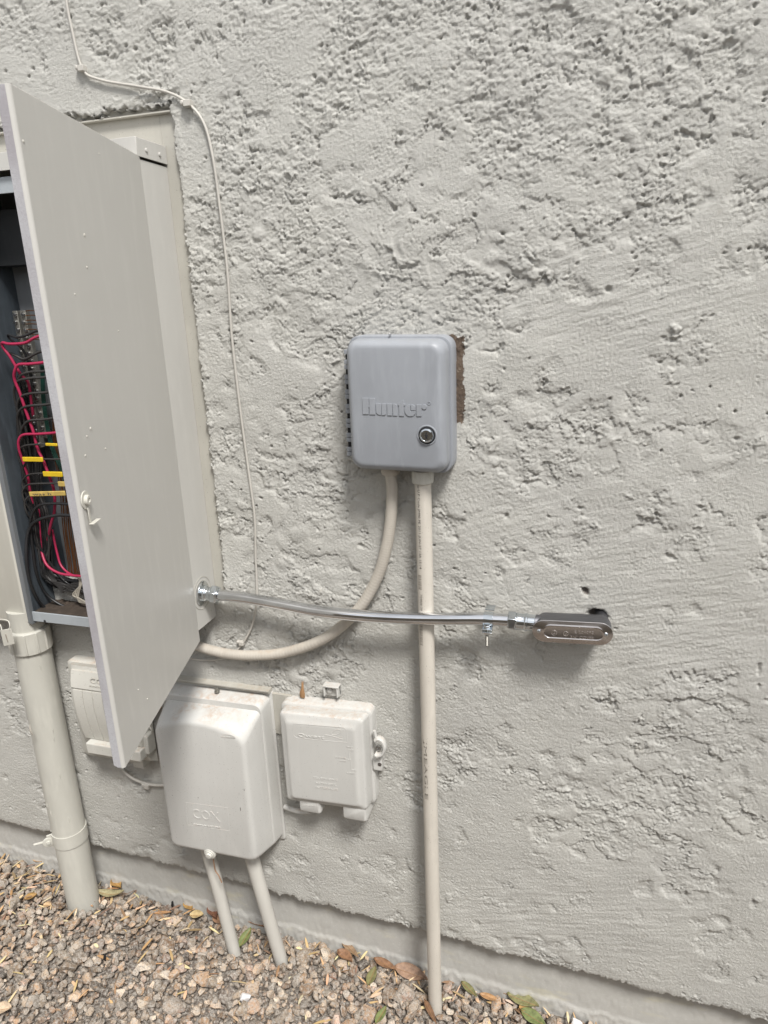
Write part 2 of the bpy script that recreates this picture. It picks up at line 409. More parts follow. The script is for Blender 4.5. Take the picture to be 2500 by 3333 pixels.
    def lip(pts, depth, fall, flip=1):
        Q = np.array([at(px*1.507, py*1.507, Y=0.)[[0, 2]] for px, py in pts])
        Q = np.array([q[:2] for q in catmull([np.array([a, b, 0]) for a, b in Q], 10)])
        xo = np.interp(xs, *(Q[np.argsort(Q[:, 0])].T)); xo[(xs < Q[:, 0].min()) | (xs > Q[:, 0].max())] = np.nan
        dz = (xo[None, :]+.0030*line(c1, 700)[None, :]+.0035*line(c1, 1200)[None, :]-ZZ)*flip
        fade = np.clip(np.minimum(xs-Q[:, 0].min(), Q[:, 0].max()-xs)/.02, 0, 1)[None, :]
        m = np.where(np.isnan(dz), 0, sstep(-.001, .001, np.nan_to_num(dz))*np.exp(-np.clip(np.nan_to_num(dz), 0, 9)/fall))
        H[:] -= depth*m*fade
    for pts, d_, fl in (([(1185, 905), (1250, 925), (1310, 932)], .0045, .014), ([(1340, 1150), (1400, 1125), (1470, 1140)], .0035, .010),
                        ([(890, 300), (940, 272), (985, 290)], .004, .02), ([(540, 970), (600, 985), (660, 960)], .0025, .012),
                        ([(1280, 905), (1400, 930), (1490, 900)], .003, .014), ([(400, 110), (440, 78), (470, 95)], .004, .015),
                        ([(1100, 480), (1150, 430), (1230, 440)], .003, .02), ([(1420, 300), (1480, 282), (1560, 300)], .004, .018),
                        ([(860, 520), (900, 470), (960, 480)], .003, .012), ([(1480, 1120), (1530, 1100), (1600, 1130)], .003, .012),
                        ([(1400, 1480), (1490, 1455), (1600, 1490)], .0035, .014), ([(1330, 1620), (1420, 1690), (1500, 1700)], .003, .012),
                        ([(550, 690), (590, 650), (640, 670)], .003, .012), ([(1540, 1740), (1600, 1800), (1640, 1790)], .0035, .012),
                        ([(440, 1500), (560, 1480), (640, 1500)], .003, .016), ([(780, 985), (830, 930), (860, 960)], .0025, .01)):
        lip(pts, d_, fl)
    for (px, py, rx, rz, d_, ag, br) in ((1264, 1277, .0055, .010, .007, .6, 1), (1290, 1330, .017, .011, .020, -.25, 1), (1330, 1353, .005, .006, .005, 0, .5),
                                         (852, 452, .004, .004, .006, 0, .0), (1246, 570, .003, .003, .004, 0, 0), (1575, 95, .008, .006, .005, 0, 0),
                                         (1640, 1440, .003, .016, .004, 0, 0), (1640, 1475, .003, .012, .004, 0, 0), (1450, 1205, .012, .004, .004, -.4, 0),
                                         (710, 1468, .014, .012, .003, 0, 0), (340, 215, .05, .006, .004, .2, 0)):
        p = at(px*1.507, py*1.507, Y=0.); r = dent(p[0], p[2], rx, rz, d_, ag)
        if r and br: bare[r[0]] = np.maximum(bare[r[0]], br*sstep(.35, .6, r[1]))
    # recess of the service panel, torn edge
    tear = .0018*C1+.0016*C2
    top = ZH1-.006*sstep(-.95, -1.3, XX)
    dx = XH1-.004*sstep(1.7, 1.83, ZZ)+tear-XX; dzt = top+tear*2.2-ZZ; dzb = ZZ-(ZH0+tear*2.2); dl = XX-(-1.75)
    dd = np.minimum(np.minimum(dx, dl), np.minimum(dzt, dzb))
    rc = .018; qx = rc-dx; qz = rc-dzb; cr = (qx > 0) & (qz > 0); dd = np.where(cr, rc-np.hypot(np.maximum(qx, 0), np.maximum(qz, 0)), dd)
    lipm = np.exp(-((dd+.010)/.007)**2)*sstep(-.03, 0, dd)
    H = H+.0012*lipm*(1+.5*C1)
    H = np.where(dd > 0, H-.045*sstep(0, .0016, dd), H)
    keep_v = dd < .008
    bot = np.exp(-(ZZ-edge[None, :])/.006); H = H-.003*bot
    V = np.stack([XX, -H, ZZ], -1)
    back = V[0:1].copy(); back[..., 1] = .035; back[..., 2] += .003
    V = np.concatenate([back, V], 0); bare = np.concatenate([bare[:1], bare], 0); keep_v = np.concatenate([keep_v[:1], keep_v], 0)
    nr = nz+1
    idx = np.arange(nr*nx).reshape(nr, nx)
    q = np.stack([idx[:-1, :-1], idx[:-1, 1:], idx[1:, 1:], idx[1:, :-1]], -1)
    kq = keep_v[:-1, :-1] | keep_v[:-1, 1:] | keep_v[1:, 1:] | keep_v[1:, :-1]
    q = q[kq]
    used = np.zeros(nr*nx, bool); used[q.ravel()] = True; remap = np.cumsum(used)-1
    rg = np.concatenate([rough[:1], rough], 0)
    print('wall quads', len(q))
    fast_mesh('stucco_wall', V.reshape(-1, 3)[used], remap[q], M['stucco'],
              {'bare': bare.reshape(-1)[used], 'rough': rg.reshape(-1)[used]})
def fast_mesh(name, V, Q, mat, attrs=None, smooth=True, parent=None, colors=None):
    me = bpy.data.meshes.new(name); k = Q.shape[1]
    me.vertices.add(len(V)); me.vertices.foreach_set('co', np.ascontiguousarray(V, np.float32).ravel())
    me.loops.add(Q.size); me.loops.foreach_set('vertex_index', Q.ravel().astype(np.int32))
    me.polygons.add(len(Q)); me.polygons.foreach_set('loop_start', (np.arange(len(Q))*k).astype(np.int32))
    me.polygons.foreach_set('use_smooth', np.full(len(Q), smooth) if isinstance(smooth, bool) else smooth)
    me.update(calc_edges=True)
    for n_, a in (attrs or {}).items():
        at_ = me.attributes.new(n_, 'FLOAT', 'POINT'); at_.data.foreach_set('value', np.ascontiguousarray(a, np.float32))
    if colors is not None:
        at_ = me.attributes.new('tint', 'FLOAT_COLOR', 'POINT'); at_.data.foreach_set('color', np.ascontiguousarray(colors, np.float32).ravel())
    me.materials.append(mat)
    o = bpy.data.objects.new(name, me); COL.objects.link(o); LOC[o.name] = np.zeros(3)
    if parent: o.parent = parent
    return o
build_wall()
wall = bpy.data.objects['stucco_wall']
tag(wall, kind='structure')
def plain(name, mat, x0, x1, z0, z1, y, parent=None):
    mb = MB(); mb.box(x0, x1, y, y+.02, z0, z1); return mb.build(name, mat, parent, 30)
tag(plain('stucco_wall', 'stucco', X1, 5.0, .05, 2.9, 0.0), kind='structure')
tag(plain('stucco_wall', 'stucco', -6.0, X0, .20, 2.9, 0.0), kind='structure')
tag(plain('stucco_wall', 'stucco', X0, X1, ZT, 2.9, 0.0), kind='structure')
# plinth: recessed painted band, with a small ledge of paint and dirt at the gravel
def build_plinth():
    nx, nz = 900, 60; n = 1024; cell = 2.6/900
    xs = np.linspace(-2.0, .62, nx); t = np.linspace(0, 1, nz)[:, None]
    f = band(n, .008, .05, cell, seed=41)[:nz, :nx]; g_ = band(n, .05, .4, cell, seed=42); w_ = band(n, .02, .2, cell, seed=43)[5, :nx]
    zb = BASEZ(xs)-.10; zt = SKIRT(xs)+.03
    Z = zb[None, :]+(zt-zb)[None, :]*t; X = np.tile(xs, (nz, 1))
    lz = BASEZ(xs)+.022+.0025*w_
    led = sstep(.003, -.003, Z-lz[None, :]+.002*f)
    Y = .034-.00018*f-.0004*g_[:nz, :nx]-.0028*led*(1+.15*f)
    V = np.stack([X, Y, Z], -1); idx = np.arange(nz*nx).reshape(nz, nx)
    q = np.stack([idx[:-1, :-1], idx[:-1, 1:], idx[1:, 1:], idx[1:, :-1]], -1).reshape(-1, 4)
    return fast_mesh('plinth', V.reshape(-1, 3), q, M['plinth'])
tag(build_plinth(), kind='structure')
mb = MB(); mb.box(.6, 5, .034, .05, -.6, .2); mb.box(-6, -1.99, .034, .05, -.3, .3)
tag(mb.build('plinth', 'plinth'), kind='structure')

mb = MB(); mb.box(-9, 9, -3.4, -3.2, -.3, 2.1)
M['block'] = paint('tan_blocker', (.30, .26, .21, 1), .85, .1)
tag(mb.build('sky_blocker_wall', 'block', None, 30), kind='structure')      # added unseen wall behind the camera: darkens reflections, cuts front sky fill

# ------------------------------------------------------------------ gravel
def gz(x, y):
    x = np.asarray(x, float); y = np.asarray(y, float)
    xx = np.clip(x, -2.6, 1.2)
    return BASEZ(xx)-.018+.30*np.clip(-y, 0, .09)+.006*np.sin(xx*9+y*5)+.005*np.sin(y*13-xx*4)
def ground_at(px, py, up=.012):
    p = at(px, py, Z=-.03)
    for _ in range(8): p = at(px, py, Z=float(gz(p[0], p[1]))+up)
    return p
def gravel_mat(inst=True):
    k = N('gravel_stone' if inst else 'gravel_bed'); b = k.b
    a = k.n('ShaderNodeAttribute', attribute_name='tint').outputs['Color'] if inst else (.09, .072, .058, 1)  # bed tint darkened to paint shade into the gaps between stones
    c = k.mix(k.ramp(k.noise(150, 5, .7), .42, .62), a, (.40, .37, .33, 1), 'MIX')
    c = k.mix(k.math('MULTIPLY', k.ramp(k.noise(330, 4, .7), .54, .62), .85), c, (.085, .075, .065, 1))
    c = k.mix(k.math('MULTIPLY', k.ramp(k.noise(90, 4, .6), .58, .7), .5), c, (.36, .22, .12, 1))
    c = k.mix(.85, a, c)
    k.l(c, b.inputs['Base Color']); b.inputs['Roughness'].default_value = .85; b.inputs['Specular IOR Level'].default_value = .25
    k.l(k.bump(k.noise(260, 4, .7), .7, .002), b.inputs['Normal'])
    return k.m
M['gravel'] = gravel_mat(); M['bed'] = gravel_mat(False)
mb = MB()
gx = np.concatenate([[-60, -20, -8, -4], np.linspace(-2.4, 1.2, 40), [4, 8, 20, 60]]); gy = np.concatenate([[-60, -25, -10, -5, -2.5], np.linspace(-1.5, .06, 24)])
G = [(x, y, float(gz(x, y))-.006) for y in gy for x in gx]
mb.add(G, [(j*len(gx)+i, j*len(gx)+i+1, (j+1)*len(gx)+i+1, (j+1)*len(gx)+i) for j in range(len(gy)-1) for i in range(len(gx)-1)])
tag(mb.build('ground', 'bed', None, 60), kind='structure')

def rock_shapes(sub, count, seed):
    g = np.random.default_rng(seed); out_ = []
    bm = bmesh.new(); bmesh.ops.create_icosphere(bm, subdivisions=sub, radius=1); bm.verts.ensure_lookup_table()
    v0 = np.array([p.co[:] for p in bm.verts]); f0 = np.array([[q.index for q in f.verts] for f in bm.faces]); bm.free()
    for _ in range(count):
        v = v0.copy()
        for k in range(9):
            d = g.standard_normal(3); d /= np.linalg.norm(d); c = g.uniform(.42, .8)
            s_ = v@d; v = v-np.outer(np.clip(s_-c, 0, None), d)
        v *= 1.15+.045*g.standard_normal((len(v), 1))
        v *= np.array([g.uniform(.85, 1.25), g.uniform(.75, 1.05), g.uniform(.55, .9)])
        out_.append(v)
    return out_, f0
TINTS = np.array([(.36, .30, .245), (.31, .275, .24), (.42, .36, .30), (.28, .245, .215), (.40, .31, .235), (.34, .245, .17), (.46, .42, .37), (.25, .225, .205), (.38, .29, .25), (.47, .40, .33), (.33, .31, .29), (.28, .20, .14), (.14, .12, .11), (.30, .22, .17)])
def scatter(n_target, sub, nshape, pts, rad, seed):
    g = np.random.default_rng(seed); shp, f0 = rock_shapes(sub, nshape, seed+1)
    N_ = len(pts); pick = g.integers(0, nshape, N_); base = np.stack(shp)[pick]
    ang = g.uniform(0, 2*math.pi, N_); ca, sa = np.cos(ang), np.sin(ang)
    tx = g.normal(0, .5, N_); ty = g.normal(0, .5, N_)
    Rz = np.zeros((N_, 3, 3)); Rz[:, 0, 0] = ca; Rz[:, 0, 1] = -sa; Rz[:, 1, 0] = sa; Rz[:, 1, 1] = ca; Rz[:, 2, 2] = 1
    Rx = np.zeros((N_, 3, 3)); Rx[:, 0, 0] = 1; Rx[:, 1, 1] = np.cos(tx); Rx[:, 1, 2] = -np.sin(tx); Rx[:, 2, 1] = np.sin(tx); Rx[:, 2, 2] = np.cos(tx)
    Ry = np.zeros((N_, 3, 3)); Ry[:, 1, 1] = 1; Ry[:, 0, 0] = np.cos(ty); Ry[:, 0, 2] = np.sin(ty); Ry[:, 2, 0] = -np.sin(ty); Ry[:, 2, 2] = np.cos(ty)
    R_ = Rz@Rx@Ry
    V = np.einsum('nij,nkj->nki', R_, base)*rad[:, None, None]+pts[:, None, :]
    nv = base.shape[1]; Q = f0[None]+(np.arange(N_)*nv)[:, None, None]
    c = TINTS[g.integers(0, len(TINTS), N_)]*np.array([.95, .87, .77])*(.5+1.15*g.random((N_, 1))**1.2)
    c = np.repeat(np.concatenate([c, np.ones((N_, 1))], 1)[:, None], nv, 1)
    return V.reshape(-1, 3), Q.reshape(-1, 3), c.reshape(-1, 4)
PIPES = [(-1.24, -.046, .041), (-.787, -.055, .017), (-.665, -.045, .019), (-.28, -.052, .015)]
def jgrid(x0, x1, y0, y1, s_, seed):
    g = np.random.default_rng(seed); a, b = np.meshgrid(np.arange(x0, x1, s_), np.arange(y0, y1, s_))
    p = np.stack([a.ravel(), b.ravel()], 1)+g.uniform(-.48, .48, (a.size, 2))*s_; return p, g
def seen(p, m=420):
    q = pj(np.concatenate([p, gz(p[:, 0], p[:, 1])[:, None]], 1)); return (q[:, 0] > -m) & (q[:, 0] < 2500+m) & (q[:, 1] < 3333+m)
parts_ = []
def layer(s_, rlo, rhi, zoff, seed, sub, prob=1.0, near=True):
    p, g = jgrid(-2.4, .5, -1.0, .028, s_, seed)
    k = seen(p); k = k if near else ~k
    k &= g.random(len(p)) < prob; p = p[k]
    r = rlo+(rhi-rlo)*g.random(len(p))**1.9
    for cx, cy, cr in PIPES:
        ok = np.hypot(p[:, 0]-cx, p[:, 1]-cy) > cr+r*.8; p, r = p[ok], r[ok]
    ok = p[:, 1]+r*.75 < .031; p, r = p[ok], r[ok]
    z = gz(p[:, 0], p[:, 1])+zoff+g.uniform(-.003, .004, len(p))
    parts_.append(scatter(0, sub, 24, np.concatenate([p, z[:, None]], 1), r, seed+50))
layer(.0100, .0040, .0075, -.010, 61, 1)
layer(.0130, .0045, .0095, .002, 66, 1, .5)
layer(.0170, .0068, .0125, .007, 62, 2, .75)
layer(.034, .0115, .0180, .009, 63, 2, .5)
layer(.11, .0185, .024, .010, 64, 2, .5)
layer(.028, .008, .017, .003, 65, 1, 1.0, False)
V = np.concatenate([a[0] for a in parts_]); off = np.cumsum([0]+[len(a[0]) for a in parts_])
Q = np.concatenate([a[1]+o_ for a, o_ in zip(parts_, off)]); Cc = np.concatenate([a[2] for a in parts_])
print('gravel tris', len(Q))
fast_mesh('gravel', V, Q, M['gravel'], smooth=False, colors=Cc)
tag(bpy.data.objects['gravel'], kind='stuff', label='loose tan and grey gravel stones along the wall', cat='gravel')

# litter: pale slivers of dry leaf lying among the stones
def litter():
    k = N('leaf_litter'); a = k.n('ShaderNodeAttribute', attribute_name='tint').outputs['Color']; k.l(a, k.b.inputs['Base Color']); k.b.inputs['Roughness'].default_value = .7
    g = np.random.default_rng(77); Vs, Qs, Cs = [], [], []; nv = 0
    p, _ = jgrid(-2.2, .35, -.95, .022, .021, 78); p = p[seen(p, 300)]
    dens = np.exp(-(-p[:, 1])/.10)*.45+.02+.4*np.exp(-((p[:, 0]+1.5)/.35)**2-((p[:, 1]+.08)/.15)**2)
    p = p[g.random(len(p)) < dens]
    for x, y in p:
        L = g.uniform(.006, .022); W_ = g.uniform(.0012, .0036); a_ = g.uniform(0, 6.28); z = float(gz(x, y))+.013+g.uniform(-.004, .007)
        u = np.array([math.cos(a_), math.sin(a_), g.normal(0, .25)]); v = np.array([-math.sin(a_), math.cos(a_), g.normal(0, .3)])
        w_ = np.cross(u, v); w_ /= np.linalg.norm(w_); c = np.array([x, y, z]); th = .0004
        ring = [(-1, 0), (-.55, .8), (.1, 1), (.65, .7), (1, 0), (.65, -.7), (.1, -1), (-.55, -.8)]
        P_ = [c+u*L*i+v*W_*j+w_*(k_*th+.0015*(1-i*i)) for k_ in (1, -1) for i, j in ring]
        Vs += P_
        for s0, s1, s2, s3 in ((0, 1, 7, 7), (1, 2, 6, 7), (2, 3, 5, 6), (3, 4, 5, 5)):
            Qs.append((nv+s0, nv+s3, nv+s2, nv+s1)); Qs.append((nv+8+s0, nv+8+s1, nv+8+s2, nv+8+s3))
        for i in range(8): j = (i+1) % 8; Qs.append((nv+i, nv+j, nv+8+j, nv+8+i))
        col = [(.50, .34, .17), (.58, .42, .24), (.36, .22, .11), (.62, .50, .32), (.24, .15, .09)][g.integers(0, 5)]
        Cs += [(*[q*g.uniform(.9, 1.1) for q in col], 1)]*16; nv += 16
    T = []
    for q in Qs:
        T.append((q[0], q[1], q[2])); 
        if q[3] != q[2] and q[3] != q[0]: T.append((q[0], q[2], q[3]))
    T = [t for t in T if len(set(t)) == 3]
    fast_mesh('leaf_litter', np.array(Vs), np.array(T), k.m, smooth=False, colors=np.array(Cs))
    tag(bpy.data.objects['leaf_litter'], kind='stuff', label='small dry slivers of leaf lying among the gravel', cat='leaf litter')
litter()

# ------------------------------------------------------------------ electrical service panel
XL, XR, YF, YB, ZB, ZP = -1.192, -.768, -.070, .052, .858, 1.752
panel = thing('electrical_panel', 'beige electrical service panel in the stucco, its tall door swung open', 'electrical panel', (XL, 0, ZB))
mb = MB(); mb.box(-1.76, XL-.01, .012, .016, .872, 1.868); mb.box(XR-.004, -.728, .012, .016, .872, 1.868); mb.box(XL-.0099, XR-.0041, .012, .016, ZP, 1.868)
mb.box(-1.74, -.7385, .002, .0115, 1.838, 1.841)
mb.build('flange', 'flange', panel, bevel=.0008)
mb = MB()                                                   # right side wall of the box with its seam
mb.box(XR-.0015, XR, YF, .0115, ZB, ZP)
mb.build('side_panel', 'door', panel)
mb = MB(); mb.box(XR-.030, XR-.0016, YF+.0005, YF+.002, ZB+.02, ZP-.02); mb.build('front_return', 'lip', panel)
mb = MB(); mb.box(XL, XR-.0016, YF+.003, YB, ZB, ZB+.0015); mb.build('bottom_panel', 'dust', panel)
mb = MB(); mb.box(XL-.004, XR-.0016, YF-.001, YF+.0025, ZB-.021, ZB+.002)
lp = mb.build('bottom_lip', 'lip', panel, bevel=.0008)
mb = MB(); c = at(146, 2022, Y=YF-.001); mb.lathe(c, (0, -1, 0), [(-.0005, .0032), (.0004, .0032), (.0006, .002), (.0001, .0015)], 14); mb.build('screw_hole', 'hinge_gap', lp)
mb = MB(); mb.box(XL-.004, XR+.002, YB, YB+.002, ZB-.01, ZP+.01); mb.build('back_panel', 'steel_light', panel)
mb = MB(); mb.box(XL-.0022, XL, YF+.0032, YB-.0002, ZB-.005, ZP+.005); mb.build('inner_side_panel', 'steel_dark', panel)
mb = MB(); mb.box(XL-.004, XR-.002, YF, YF+.002, ZP-.032, ZP-.004); mb.build('top_lip', 'lip', panel, bevel=.0008)
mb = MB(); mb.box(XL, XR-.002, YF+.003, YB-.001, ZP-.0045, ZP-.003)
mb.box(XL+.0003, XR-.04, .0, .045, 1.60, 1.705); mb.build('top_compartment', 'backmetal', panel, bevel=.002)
for i, (xa, xb, ya) in enumerate(((XL-.0065, XL-.0025, YF-.006), (XL-.0165, XL-.0075, YF-.0035))):
    mb = MB(); mb.box(xa, xb, ya, YF+.02, ZB-.028, ZP-.006)
    mb.build('edge_strip', 'steel_light', panel, bevel=.0012)
mb = MB()                                                   # rain hood over the box
x0, x1, y0, y1, zt = -1.66, -.7655, -.080, .0112, 1.786
mb.obox((x0, y0, zt-.030), (x1-x0, 0, 0), (0, .0015, 0), (0, 0, .030))
mb.obox((x1-.0015, y0+.0016, zt-.030), (.0015, 0, 0), (0, y1-y0-.0016, 0), (0, 0, .030))
mb.obox((x0, y0+.0016, zt-.0015), (x1-x0-.0016, 0, 0), (0, y1-y0-.0016, 0), (0, 0, .0015))
hood = mb.build('rain_hood', 'door', panel, bevel=.0006)
for yy in (-.052, -.012):
    mb = MB(); mb.lathe((x1, yy, zt-.017), (1, 0, 0), [(0, .0036), (.0012, .0036), (.0022, .0022), (.0022, 0)], 12); mb.build('screw', 'door', hood)
mb = MB()                                                   # meter section cover, left
mb.rings([rr(-1.66, XL-.0175, ZB-.030, 1.738, .006, y_) for y_ in (.0, YF+.001)]+[rr(-1.658, XL-.0185, ZB-.029, 1.737, .006, YF-.0015), rr(-1.655, XL-.0215, ZB-.026, 1.734, .006, YF-.003)])
mcov = mb.build('meter_cover', 'cover', panel)
# door (swung open past ninety degrees)
H0, H1 = np.array([XR+.0005, YF-.0005]), np.array([-.6595, -.468]); dz0, dz1 = .834, 1.757
du = (H1-H0); DW = np.linalg.norm(du); du /= DW; dn = np.array([du[1], -du[0]])      # dn: inward (towards -x)
if dn[0] > 0: dn = -dn
u3 = np.array([*du, 0]); n3 = np.array([*dn, 0]); h3 = np.array([*H0, 0])
def D(a, b, z): return h3+u3*a+n3*b+np.array([0, 0, z])
mb = MB()
mb.obox(D(0, 0, dz0), u3*DW, n3*.0013, (0, 0, dz1-dz0))
mb.obox(D(0, .0013, dz0), u3*.0013, n3*.010, (0, 0, dz1-dz0))
mb.obox(D(.0014, .0013, dz0), u3*(DW-.003), n3*.018, (0, 0, .0013))
mb.obox(D(.0014, .0013, dz1-.0013), u3*(DW-.003), n3*.018, (0, 0, .0013))
door = mb.build('door', 'door', panel, bevel=.0006)
mb = MB()                                                   # folded free edge: bright fold then bare worn return
arc = [(DW-.0005, 0)]+[(DW-.0005+.0055*math.sin(t), .0055*(1-math.cos(t))) for t in np.linspace(.2, math.pi/2, 6)]
ring = arc+[(q[0]-.0012, q[1]+.0006) for q in arc[::-1]]
mb.rings([[D(a, b, z) for a, b in ring] for z in (dz0, dz1)]); mb.build('door_fold', 'door', door)
mb = MB(); tip = .016
mb.rings([[D(a, b, z) for a, b in ((DW+.0050, .0056), (DW+.0050, bb), (DW+.0037, bb), (DW+.0037, .0056))] for z, bb in ((dz0+.001, .0105), (dz0+.006, .0168), (dz1-.006, .0168), (dz1-.001, .013))])
mb.build('door_edge', 'worn', door, bevel=.0004)
def ondoor(px, py):
    d = RM.T @ np.array([(px-CX)/FPX, -(py-CY)/FPX, -1.0]); k = np.dot(h3-CAM, n3)/np.dot(d, n3); return CAM+k*d
L0 = ondoor(277, 1628); nn = -n3
mb = MB(); mb.lathe(L0, nn, [(0, .0130), (.0010, .0130), (.0015, .0125), (.0015, .0075), (.004, .0075), (.0058, .0062), (.006, .0034), (.005, .003), (.005, 0)], 28)
lt = mb.build('latch', 'cover', door)
mb = MB(); mb.obox(L0+nn*.002+u3*-.0025+np.array([0, 0, -.032]), u3*.005, nn*.0012, (0, 0, .022))
mb.obox(L0+nn*.002+u3*-.020+np.array([0, 0, -.034]), u3*.025, nn*.007, (0, 0, .0015)); mb.build('latch_tab', 'cover', lt, bevel=.0005)
g = np.random.default_rng(5); mb = MB()
for px, py, s_ in ((275, 765, 1.6), (283, 870, 1.1), (295, 1395, 1.8), (283, 1420, 1), (343, 1460, 1), (278, 1483, 1.2), (76, 460, 1.3), (385, 1077, .8), (322, 500, .6), (480, 2275, 1), (450, 2245, .9), (244, 958, 1)):
    p = ondoor(px, py); mb = MB(); mb.lathe(p, nn, [(-.0002, .0016*s_), (.0006, .0013*s_), (.001, .0006*s_), (.0011, 0)], 8)
    mb.build('paint_drip', 'cover', door)
# knockout rings + bits on the side face
K = at(658, 1930, X=XR)
mb = MB()
for r in (.0345, .0265):
    ring = [(K+np.array([0, r*math.cos(a), r*math.sin(a)])) for a in np.linspace(0, 2*math.pi, 41)]
    mb.sweep(ring, .0009, 6, False)
mb.build('knockout_ring', 'flange', panel)
mb = MB(); p = at(688, 1985, X=XR); mb.lathe(p, (1, 0, 0), [(0, .003), (.0015, .0028), (.002, .001), (.002, 0)], 10); mb.build('screw', 'door', panel)
# terminal bars
def bar(x, z0, z1, yb, wd, nsc, lean):
    mb = MB(); mb.box(x-wd/2, x+wd/2, yb-.012, yb, z0, z1)
    o = mb.build('terminal_bar', 'bus', panel, bevel=.0006)
    first = None
    for i in range(nsc):
        z = z1-(i+.5)*(z1-z0)/nsc; c = np.array([x+lean*(-1)**i*.0015, yb-.012, z])
        if first is None:
            mb = MB(); mb.lathe(c, (0, -1, 0), [(0, .0043), (.003, .0043), (.0042, .0035), (.0042, .0012), (.003, .0010), (.003, 0)], 12)
            mb.obox(c+np.array([-.004, -.0046, -.0005]), (.008, 0, 0), (0, .0008, 0), (0, 0, .001))
            first = mb.build('screw', 'screw', o); c0 = c
        else:
            s2 = first.copy(); COL.objects.link(s2); s2.parent = o; s2.location = tuple(c-c0); s2.rotation_euler = (0, 0, 0); LOC[s2.name] = LOC[first.name]
    return o
bar(-1.156, 1.225, 1.512, .010, .012, 19, 1)
bar(-1.139, 1.245, 1.512, .013, .014, 17, 1)
# wires: the photograph's runs, each at its own depth inside the box
def wire(pts, mat, r, y, lab=None, n=8, seg=8):
    ys = y if hasattr(y, '__len__') else [y]*len(pts)
    P_ = [at(px, py, Y=float(np.interp(i, np.linspace(0, len(pts)-1, len(ys)), ys))) for i, (px, py) in enumerate(pts)]
    P_ = [p if p[0] > XL+r+.003 else at(px, py, X=XL+r+.003) for p, (px, py) in zip(P_, pts)]
    mb = MB(); mb.sweep(catmull(P_, n), r, seg); o = mb.build('wire', mat, panel, 60)
    if lab: o['label'] = lab
    return o
E_ = lambda x, y: (x/2.95, 1300+y/2.95)
T_ = lambda x, y: (x/1.843, 900+y/1.843)
# top looped black and red branch wires
wire([T_(330, 300), T_(210, 330), T_(160, 352), T_(100, 365), T_(52, 350), T_(60, 375), T_(130, 430), T_(170, 520), T_(200, 700)], 'black', .0026, [-.02, -.03, -.02, 0])
wire([T_(330, 330), T_(215, 365), T_(150, 398), T_(60, 405), T_(14, 398), T_(22, 430), T_(60, 480), T_(120, 580), T_(170, 640), T_(190, 760), T_(205, 880)], 'red', .0030, [-.03, -.04, -.03, .0], 'red wire looping out at the top')
wire([T_(330, 430), T_(230, 455), T_(150, 495), T_(95, 475), T_(62, 462), T_(66, 490), T_(110, 560), T_(150, 700)], 'charcoal', .0028, [-.02, -.03, -.01])
wire([T_(340, 505), T_(245, 518), T_(170, 525), T_(110, 530), T_(88, 570), T_(88, 620), T_(120, 700), T_(160, 820), T_(200, 930), T_(225, 1030), T_(262, 1110), T_(300, 1210), T_(325, 1290), T_(328, 1400), T_(305, 1490), T_(287, 1580)], 'red', .0031, [-.03, -.04, -.03, -.03, -.01], 'long red wire running down the bundle')
for k, (yy, xl) in enumerate(((568, 105), (605, 85), (697, 105), (770, 105), (858, 128))):
    wire([T_(350, yy-12), T_(260, yy), T_(190, yy+4), T_(xl+25, yy+22), T_(xl, yy+70), T_(xl+8, yy+150), T_(xl+45, yy+320), T_(xl+80, yy+520)], 'charcoal', .0027, [-.025, -.035, -.03, -.01])
wire([T_(360, 930), T_(325, 938), T_(230, 945), T_(140, 950), T_(112, 985), T_(115, 1040), T_(135, 1100), T_(165, 1190), T_(180, 1280), T_(195, 1360)], 'red', .0029, [-.03, -.04, -.02], 'red wire bent round at mid height')
for yy, xl in ((1007, 110), (1096, 140), (1182, 135), (1240, 135), (1305, 148)):
    wire([T_(400, yy-5), T_(350, yy), T_(220, yy+(0 if yy != 1240 else 3)), T_(xl+30, yy+12), T_(xl, yy+50), T_(xl+12, yy+110), T_(xl+50, yy+180), T_(xl+75, yy+330)], 'charcoal', .0021, [-.035, -.04, -.03, -.01])
wire([E_(660, 1005), E_(520, 1000), E_(400, 1010), E_(330, 1060), E_(295, 1150), E_(290, 1230), E_(310, 1400), E_(345, 1650), E_(430, 1850), E_(560, 1960), E_(740, 2030)], 'black', .0031, [-.035, -.04, -.04, -.02])
wire([E_(680, 1115), E_(560, 1112), E_(400, 1145), E_(300, 1210), E_(260, 1320), E_(252, 1500), E_(270, 1680), E_(330, 1860), E_(430, 2000), E_(600, 2045), E_(840, 2030)], 'black', .0036, [-.04, -.045, -.045, -.03])
g = np.random.default_rng(9)
for i in range(44):                                         # the packed black bundle down the left
    a = g.uniform(0, 1); xt = 95+90*a+g.normal(0, 8); y0_ = g.uniform(560, 900)
    P1 = [T_(xt, y0_), T_(xt+25+20*a, y0_+250), T_(150+100*a, 1280+g.uniform(-20, 20)), T_(185+105*a, 1420), T_(215+90*a, 1600)]
    tail = [T_(265+g.uniform(-15, 60), 1760+g.uniform(-20, 50)), T_(380+g.uniform(-10, 40), 1830+g.uniform(-20, 45)), T_(540, 1850+g.uniform(-30, 60))]
    wire(P1+tail, 'black' if i % 4 else 'charcoal', g.uniform(.0021, .0030), [g.uniform(-.01, .03), g.uniform(-.005, .03), g.uniform(-.02, .03), g.uniform(-.02, .02)])
wire([E_(370, 1000), E_(378, 1200), E_(388, 1340), E_(400, 1460), E_(450, 1590), E_(560, 1665), E_(690, 1690), E_(800, 1698)], 'red', .0030, [.03, .02, -.01, -.03, -.035, -.03, -.03], 'red wire curving right at the bottom')
wire([E_(500, 1250), E_(550, 1480), E_(590, 1600), E_(680, 1680), E_(790, 1700)], 'red', .0026, [0, -.02])
